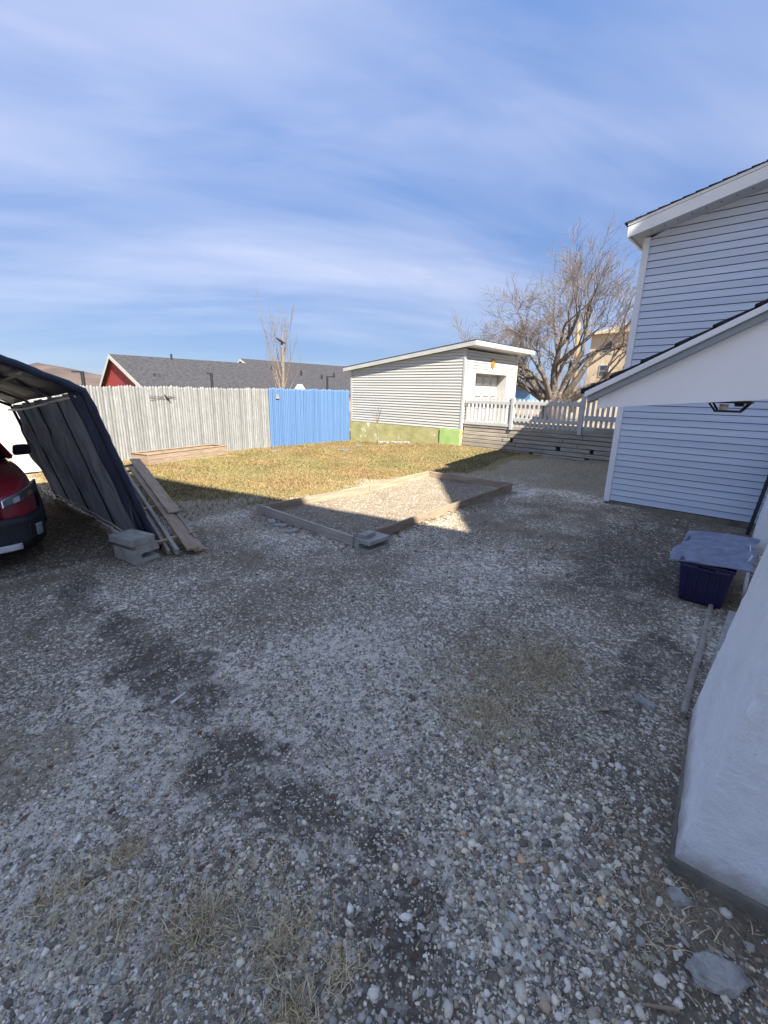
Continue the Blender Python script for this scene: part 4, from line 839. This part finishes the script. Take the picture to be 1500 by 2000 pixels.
tk.tube([base + Vector((0, 0, -.1)), base + Vector((.0, 0, .5)), base + Vector((0, 0, .95)), base + Vector((0, .02, 1.25))], [.58, .50, .46, .36], 14)
stems = [(-.1, .75, 1.0, .20, 1.9), (.2, .35, 1.0, .17, 2.1), (-.15, .0, 1.0, .18, 2.25), (.15, -.35, 1.0, .19, 2.25), (-.2, -.72, .95, .16, 2.15), (.6, .3, .9, .15, 2.0), (-.7, .15, .85, .14, 1.8), (-.1, 1.2, .7, .13, 1.35), (.1, -1.25, .55, .13, 2.0), (.5, -.8, .8, .13, 2.0), (-.4, .9, 1.0, .13, 1.5)]
for sx_, sy_, sz_, r_, L_ in stems:
    grow(tk, tw, base + Vector((sx_ * .3, sy_ * .42, .85)), (sx_, sy_, sz_), L_, r_, 0, 6, rnd, .62, .035, 5, .11, .013, (2, 4))
print('tree faces', len(tk.f), len(tw.f))
tk.build('trunk', M['bark'], bt, True); tw.build('crown', M['twig'], bt, True)
bi = empty('birch_tree', (11, 15.6, 0), 'slender bare young birch with upright branches behind blue fence', 'tree')
tk, tw = MB(), MB(); rnd = random.Random(4); base = Vector((10.95, 15.5, 0))
tk.tube([base, base + Vector((0, 0, 2.0)), base + Vector((.05, 0, 2.9)), base + Vector((.02, 0, 3.6)), base + Vector((.1, 0, 4.4))], [.10, .085, .06, .04, .01], 8)
for a, z, L, dx, dy in ((0, 1.7, 1.15, -.45, .3), (1, 1.9, 1.1, .42, -.3), (2, 2.2, 1.1, -.3, .25), (3, 2.5, 1.05, .3, -.2), (4, 2.8, .9, -.28, .1), (5, 3.0, .85, .3, -.15), (6, 3.2, .7, .1, .1), (7, 1.5, .8, -.55, .4), (8, 1.6, .85, .6, -.4), (9, 1.5, 1.75, -.24, .2)):
    grow(tk, tw, base + Vector((0, 0, z)), (dx, dy, 1.0), L, .028 if a != 9 else .036, 0, 3, rnd, .42, .45, 4, .05, .008, (2, 3))
tk.build('trunk', M['birch'], bi, True); tw.build('crown', M['birch'], bi, True)
cr = empty('crow', (10.9, 15.45, 3.75), 'small black bird perched in the birch', 'bird')
cm = MB().tube([(10.72, 15.53, 3.90), (10.79, 15.5, 3.86), (10.88, 15.45, 3.80), (10.97, 15.4, 3.74), (11.05, 15.36, 3.70)], [.012, .035, .05, .03, .012], 8).build('body', M['feather'], cr, True)
sp_ = empty('sapling', (11.6, 11.0, 0), 'tiny leafless sapling growing in the lawn before the garage', 'tree')
tk, tw = MB(), MB(); rnd = random.Random(9); b0 = Vector((11.75, 10.98, gzf(11.75, 10.98)))
tk.tube([b0, b0 + Vector((0, 0, .5)), b0 + Vector((.01, 0, .85))], [.016, .013, .01], 6)
for k in range(6): grow(tw, tw, b0 + Vector((0, 0, .72 + .02 * k)), (math.cos(k * 1.2) * .5, math.sin(k * 1.2) * .5, .9), .38, .009, 0, 2, rnd, .5, .4, 3, .08, .006, (2, 2))
tk.build('trunk', M['twig'], sp_, True); tw.build('crown', M['twig'], sp_, True)
ev = empty('spruce_tree', (60, 26.5, .5), 'small dark distant evergreen tree beyond the picket fence', 'tree'); tk = MB().tube([(60, 26.6, .4), (60, 26.6, 3.8)], [.15, .03], 6); tk.build('trunk', M['bark'], ev)
em = MB(); rnd = random.Random(3)
for k in range(520):
    t = rnd.random() ** .8; z = 1.2 + 3.0 * t; a = rnd.uniform(0, 6.28); r = (1 - t) * 1.15 * rnd.uniform(.35, 1.1) + .05; c_ = Vector((60 + r * math.cos(a), 26.6 + r * math.sin(a), z - r * .25)); s_ = rnd.uniform(.12, .26)
    em.add([c_ + Vector((rnd.uniform(-s_, s_), rnd.uniform(-s_, s_), rnd.uniform(-s_, s_) * .5)) for _ in range(3)], [(0, 1, 2)])
em.build('crown', M['evergreen'], ev)
sc = MB(); rnd = random.Random(5); sct = MB()
for k in range(26):   # leafless thicket beyond the fence
    x = rnd.uniform(34, 48); y = x * .335 + rnd.uniform(-2.2, 2.2); grow(sc, sct, (x, y, .9), (rnd.gauss(0, .2), rnd.gauss(0, .2), 1), rnd.uniform(1.0, 1.7), .045, 0, 3, rnd, .5, .2, 3, .1, .012, (2, 3))
sct.v and sc.add(sct.v, sct.f); tag(sc.build('thicket', M['twig'], smooth=True), 'leafless brush thicket beyond the picket fence', 'brush', kind='stuff')

# ------------------------------------------------------------ loose stones, gravel, straw, leaves
def visible_pts(n, rmin=.55, rmax=7.5, power=1.0):
    """ground positions around the yard, denser where the ground is bare gravel and close"""
    r = rmin * (rmax / rmin) ** (rng.random(n) ** power); a = np.radians(rng.uniform(-16, 100, n)); x = r * np.cos(a); y = r * np.sin(a); return x, y
def blocked(x, y):
    b = (x > 1.88) & (x < 3.12) & (y < .13); b |= (x > 3.1) & (x < 5.05) & (y < .19); b |= (y < -.8); b |= (x > 8.7) & (y < 2.35); return b
ICO = np.array([(0, 1, 1.618), (0, -1, 1.618), (0, 1, -1.618), (0, -1, -1.618), (1, 1.618, 0), (-1, 1.618, 0), (1, -1.618, 0), (-1, -1.618, 0), (1.618, 0, 1), (-1.618, 0, 1), (1.618, 0, -1), (-1.618, 0, -1)]); ICO /= np.linalg.norm(ICO[0])
IF = np.array([(0, 1, 8), (0, 9, 1), (0, 8, 4), (0, 5, 9), (0, 4, 5), (1, 6, 8), (1, 9, 7), (1, 7, 6), (2, 10, 3), (2, 3, 11), (2, 4, 10), (2, 11, 5), (2, 5, 4), (3, 10, 6), (3, 7, 11), (3, 6, 7), (4, 8, 10), (5, 11, 9), (6, 10, 8), (7, 9, 11)])
def gravel(n):
    x, y = visible_pts(int(n * 2.8), .5, 8.5, .82); lw_, dr_m, wm_ = masks(x, y)
    dn = density(x, y)
    keep = (~blocked(x, y)) & (rng.random(len(x)) < np.clip((1 - 1.25 * dr_m) * (1 - lw_) * (dn * 1.3 + .08) ** 1.4 * (1 - .6 * wm_), .03, 1)); keep &= ~((x > 3.8) & (x < 8.5) & (y > 3.9) & (y < 6.15) & (rng.random(len(x)) < 1.1)); x, y = x[keep][:n], y[keep][:n]; m = len(x)
    d = np.hypot(x, y); big = np.exp(-((x - 1.75) ** 2 + (y - .35) ** 2) / .8)
    s = np.exp(rng.normal(np.log(.0031 + .0022 * big), .58, m)); s = np.maximum(s, .0019 * d ** .8); s = np.minimum(s, .018 + .006 * big)
    V = ICO[None] * (1 + rng.normal(0, .26, (m, 12, 1))); V = V * np.stack([rng.uniform(.8, 1.35, m), rng.uniform(.7, 1.1, m), rng.uniform(.4, .75, m)], 1)[:, None, :]
    a = rng.uniform(0, 6.28, m); c_, s_ = np.cos(a)[:, None], np.sin(a)[:, None]
    V = np.stack([V[..., 0] * c_ - V[..., 1] * s_, V[..., 0] * s_ + V[..., 1] * c_, V[..., 2]], -1) * s[:, None, None]
    V += np.stack([x, y, gz(x, y) + s * .10], 1)[:, None, :]
    t = rng.random(m); g_ = np.where(t < .16, rng.uniform(.12, .22, m), np.where(t < .56, rng.uniform(.26, .48, m), rng.uniform(.46, .88, m)))
    wv = rng.uniform(.1, .3, m); col = np.stack([g_ * (1 + wv * .5), g_, g_ * (1 - wv)], 1); br = rng.random(m) < .03; col[br] = col[br] * np.array([.85, .66, .52])
    F_ = (IF[None] + (np.arange(m) * 12)[:, None, None]).reshape(-1, 3)
    return fastmesh('gravel', V.reshape(-1, 3), F_, M['gravel'], np.repeat(col, 12, 0))
gv = link('gravel', gravel(100000)); tag(gv, 'loose grey gravel scattered over the yard', 'gravel', kind='stuff')
# the largest single stones
def stone_mesh(seed):
    bm = bmesh.new(); bmesh.ops.create_icosphere(bm, subdivisions=2, radius=1); r = np.random.default_rng(seed); w = r.normal(0, 1, (5, 3)); ph = r.uniform(0, 6.28, 5)
    sq = (r.uniform(.95, 1.45), r.uniform(.65, 1.0), r.uniform(.4, .65)); pl_ = r.normal(0, 1, (7, 3)); pl_ /= np.linalg.norm(pl_, axis=1)[:, None]; ho = r.uniform(.62, .92, 7)
    for v in bm.verts:
        c3 = np.array(v.co)
        for q_, h_ in zip(pl_, ho):
            e_ = float(q_ @ c3) - h_
            if e_ > 0: c3 = c3 - q_ * e_ * .9
        v.co = Vector(c3)
        k = 1 + .06 * sum(math.sin(float(w[i] @ np.array(v.co)) * 1.6 + ph[i]) for i in range(5)) / 2; v.co = Vector((v.co.x * sq[0], v.co.y * sq[1], v.co.z * sq[2])) * k
    me = bpy.data.meshes.new('stone'); bm.to_mesh(me); bm.free(); me.materials.append(M['stone']); return me
sms = [stone_mesh(i) for i in range(9)]
r_ = random.Random(12); cnt = 0
while cnt < 290:
    if cnt < 210: x = r_.gauss(1.75, .5); y = r_.gauss(.32, .33)
    else: x = r_.uniform(.3, 3.4); y = r_.uniform(0, 3.2)
    if x < .45 or blocked(np.array(x), np.array(y)) or math.hypot(x, y) < .6: continue
    if masks(x, y)[1] > .55 and r_.random() < .8: continue
    o = link('stone', sms[r_.randrange(9)]); s = r_.uniform(.008, .0175) * (1.05 if cnt < 210 else .75) * (1.35 if r_.random() < .12 else 1); o.scale = (s, s, s); o.rotation_euler = (r_.uniform(-.3, .3), r_.uniform(-.3, .3), r_.uniform(0, 6.28)); o.location = (x, y, gzf(x, y) + s * .18); o.parent = ground; cnt += 1
def rock_mesh(seed):
    bm = bmesh.new(); bmesh.ops.create_icosphere(bm, subdivisions=4, radius=1); co = np.array([v.co for v in bm.verts]); r = 1 + .22 * vnoise(co, 1.3, seed) + .10 * fbm(co, 3, 4, seed + 3)
    co = co * r[:, None]; co[:, 2] = np.clip(co[:, 2], -.6, .62 + .06 * vnoise(co, 5, seed))
    for v, c in zip(bm.verts, co): v.co = c
    me = bpy.data.meshes.new('rock'); bm.to_mesh(me); bm.free(); me.materials.append(M['rock']); return me
for nm, x, y, sx_, sy_, sz_, rz_, lab in (('rock', 1.60, -.18, .055, .095, .03, .5, 'large flat grey rock half sunk beside the painted pier'), ('rock', 1.80, -.03, .035, .045, .015, .2, 'flattened brownish rock close under the painted pier corner'), ('rock', 3.0, .36, .07, .035, .02, 1.1, 'long pale stone next to the thin log end')):
    o = link(nm, rock_mesh(40 + int(x * 100))); o.scale = (sx_, sy_, sz_ * 1.6); o.rotation_euler.z = rz_; o.location = (x, y, gzf(x, y) + sz_ * .3); tag(o, lab, 'rock')
def blades(name, x, y, hmin, hmax, w, cols, lean=1.0, flat=.0, patch=False):
    m = len(x); a = rng.uniform(0, 6.28, m); h = rng.uniform(hmin, hmax, m); ln = h * rng.uniform(.3, 1.2, m) * lean; b = rng.uniform(0, 6.28, m)
    z = gz(x, y); dx, dy = np.cos(a) * w / 2, np.sin(a) * w / 2; ex, ey = np.cos(b) * ln, np.sin(b) * ln; hz = h * (1 - flat * rng.random(m))
    V = np.stack([np.stack([x - dx, y - dy, z - .003], 1), np.stack([x + dx, y + dy, z - .003], 1), np.stack([x + ex * .45 + dx * .7, y + ey * .45 + dy * .7, z + hz * .7], 1), np.stack([x + ex * .45 - dx * .7, y + ey * .45 - dy * .7, z + hz * .7], 1), np.stack([x + ex, y + ey, z + hz * .9], 1)], 1)
    k = np.arange(m)[:, None] * 5; F_ = np.concatenate([np.concatenate([k, k + 1, k + 2], 1), np.concatenate([k, k + 2, k + 3], 1), np.concatenate([k + 3, k + 2, k + 4], 1)])
    c_ = np.asarray(cols)[rng.integers(0, len(cols), m)] * rng.uniform(.7, 1.15, (m, 1))
    if patch:
        w_ = .5 + .5 * np.sin(1.7 * x + .9 * y + 1.2 * np.sin(1.1 * y)) * np.sin(1.4 * y - 1.1 * x + .8 * np.sin(2.3 * x)); w2 = .5 + .5 * np.sin(4.3 * x + 2.1) * np.sin(3.7 * y + 1.9 * x)
        c_ = c_ * (1 - .22 * w2[:, None]) * (np.array([1.12, .98, 1.0]) * w_[:, None] + np.array([.86, 1.02, .85]) * (1 - w_[:, None]))
    return fastmesh(name, V.reshape(-1, 3), F_, M['straw'], np.repeat(c_, 5, 0))
# lawn
n = 210000; x = rng.uniform(1.4, 12.7, n); y = rng.uniform(5.8, 13.25, n); lw_, _, _ = masks(x, y); cl = .5 + .5 * np.sin(2.3 * x + .6 * y) * np.sin(1.9 * y - .8 * x); k = (rng.random(n) < lw_ * (.45 + .55 * cl)); k &= ~((x > 4.1) & (x < 6.8) & (y > 12.1)); x, y = x[k], y[k]
lawn = link('lawn_grass', blades('lawn_grass', x, y, .015, .05, .010, [(.28, .21, .09), (.225, .175, .072), (.33, .255, .125), (.17, .14, .055), (.245, .165, .078), (.34, .27, .15)], 1.1, patch=True)); tag(lawn, 'short dry yellow-green lawn grass before the fences', 'grass', kind='stuff')
# straw tufts among gravel
nxs, nys = [], []
for cx_, cy_, s_, n in ((.42, 1.28, .07, 320), (.60, 1.0, .06, 260), (.50, .80, .05, 260), (.70, .78, .03, 110), (.22, 1.5, .08, 200), (.12, 1.75, .07, 200), (.36, 1.75, .035, 90), (.75, 1.22, .03, 40), (1.9, .0, .12, 90), (1.6, .05, .1, 120), (.62, 1.35, .1, 90)):
    nxs.append(rng.normal(cx_, s_, n)); nys.append(rng.normal(cy_, s_ * .8, n))
NEAR = (np.concatenate(nxs), np.concatenate(nys))
xs, ys = [], []
for cx_, cy_, s_, n in ((2.55, 1.3, .32, 3200), (2.95, 1.02, .2, 2800), (2.2, 1.08, .16, 1600), (2.1, .85, .15, 500), (1.75, .12, .3, 700), (.42, 1.25, .12, 380), (.62, .98, .1, 330), (.5, .8, .07, 260), (.12, 1.7, .15, 350), (.35, 1.75, .05, 130), (.2, 2.7, .3, 500), (1.3, .5, .14, 160), (.7, 2.1, .2, 260), (2.6, 3.0, .9, 900), (5.5, 2.6, 1.3, 1500), (2.9, 5.9, .8, 2200), (3.2, 7.2, .9, 3500), (10.8, 5.2, 1.2, 16000), (11.5, 3.6, .8, 7000), (9.9, 3.4, .5, 2500), (6, 5, 1.3, 1500), (8.5, 2.9, .4, 700), (.85, 1.0, .25, 160)):
    xs.append(rng.normal(cx_, s_, n)); ys.append(rng.normal(cy_, s_ * .8, n))
x, y = np.concatenate(xs), np.concatenate(ys); k = ~blocked(x, y) & (x < 12.7) & (np.hypot(x, y) > .5); x, y = x[k], y[k]
tag(link('dry_straw', blades('dry_straw', x, y, .012, .045, .0045, [(.74, .60, .34), (.62, .50, .28), (.48, .37, .22), (.80, .68, .43), (.36, .27, .16)], 1.6, .7)), 'dry straw strewn through the gravel', 'straw', kind='stuff')
kk = ~blocked(*NEAR); tag(link('dry_straw', blades('dry_straw', NEAR[0][kk], NEAR[1][kk], .02, .075, .0036, [(.78, .63, .36), (.64, .51, .28), (.85, .73, .48), (.42, .31, .18)], 1.5, .75)), 'golden dead grass tufts in the foreground gravel', 'straw', kind='stuff')
def leaves(n, spots):
    x, y = [], []
    for cx_, cy_, sx_, sy_, k in spots: x.append(rng.normal(cx_, sx_, k)); y.append(rng.normal(cy_, sy_, k))
    x, y = np.concatenate(x), np.concatenate(y); kp = ~blocked(x, y) & (np.hypot(x, y) > .6); x, y = x[kp], y[kp]; m = len(x); s = rng.uniform(.010, .028, m) * np.clip(.6 + .12 * np.hypot(x, y), .6, 1.3); a = rng.uniform(0, 6.28, m)
    base = np.array([(-1, 0, .25), (0, -.45, 0), (1, 0, .2), (0, .45, .35)]); V = base[None] * np.stack([s, s, s * rng.uniform(.3, 1, m)], 1)[:, None, :]
    c_, s_ = np.cos(a)[:, None], np.sin(a)[:, None]; V = np.stack([V[..., 0] * c_ - V[..., 1] * s_, V[..., 0] * s_ + V[..., 1] * c_, V[..., 2]], -1) + np.stack([x, y, gz(x, y) + .006], 1)[:, None]
    F_ = np.concatenate([np.arange(m)[:, None] * 4 + np.array([(0, 1, 2)]), np.arange(m)[:, None] * 4 + np.array([(0, 2, 3)])]); cl_ = np.array([(.20, .12, .07), (.30, .22, .14), (.42, .34, .25), (.13, .08, .05), (.55, .48, .38)])[rng.integers(0, 5, m)]
    return fastmesh('dead_leaves', V.reshape(-1, 3), F_, M['leaf'], np.repeat(cl_, 4, 0))
tag(link('dead_leaves', leaves(0, ((3.68, 5.2, .09, .6, 260), (5.5, 3.95, 1.2, .10, 420), (7.5, 4.0, .8, .1, 160), (8.4, 1.4, .15, .7, 260), (6.5, 1.2, 1.2, .5, 260), (2.0, 5.4, .4, .5, 160), (1.5, 1.0, 1.0, .8, 90), (12.6, 5, .12, 1.5, 300), (3.0, 3.0, 1.6, 1.6, 240), (.4, 3.0, .5, 1.2, 120), (5, 2.5, 1.5, .9, 300)))), 'scattered dead leaves and wood chips on the ground', 'leaves', kind='stuff')
for x, y, L, a, w, lab in ((.93, 2.59, .11, .3, .02, 'pale bark scrap lying on the dark wheel track'), (1.36, -.05, .12, 2.2, .012, 'thin tan stick lying beside the flat grey rock'), (5.6, 2.05, .28, .1, .06, 'pale broken board scrap between frame and blue house'), (3.55, .78, .12, 2.0, .02, 'light wood chip on gravel facing the thin log'), (2.75, .55, .10, 2.5, .03, 'pale flat wood piece on gravel near the pier')):
    d = Vector((math.cos(a), math.sin(a), 0)) * L / 2; c_ = Vector((x, y, gzf(x, y) + .012)); o = MB().beam(c_ - d, c_ + d + Vector((0, 0, .004)), w, .012, (0, 0, 1), w * .5, .006).build('wood_scrap', M['lumber'] if a != .3 else M['cord'], bevel=.002); tag(o, lab, 'wood scrap')
print('objects', len(bpy.data.objects), 'tris', sum(len(o.data.polygons) for o in bpy.data.objects if o.type == 'MESH'))
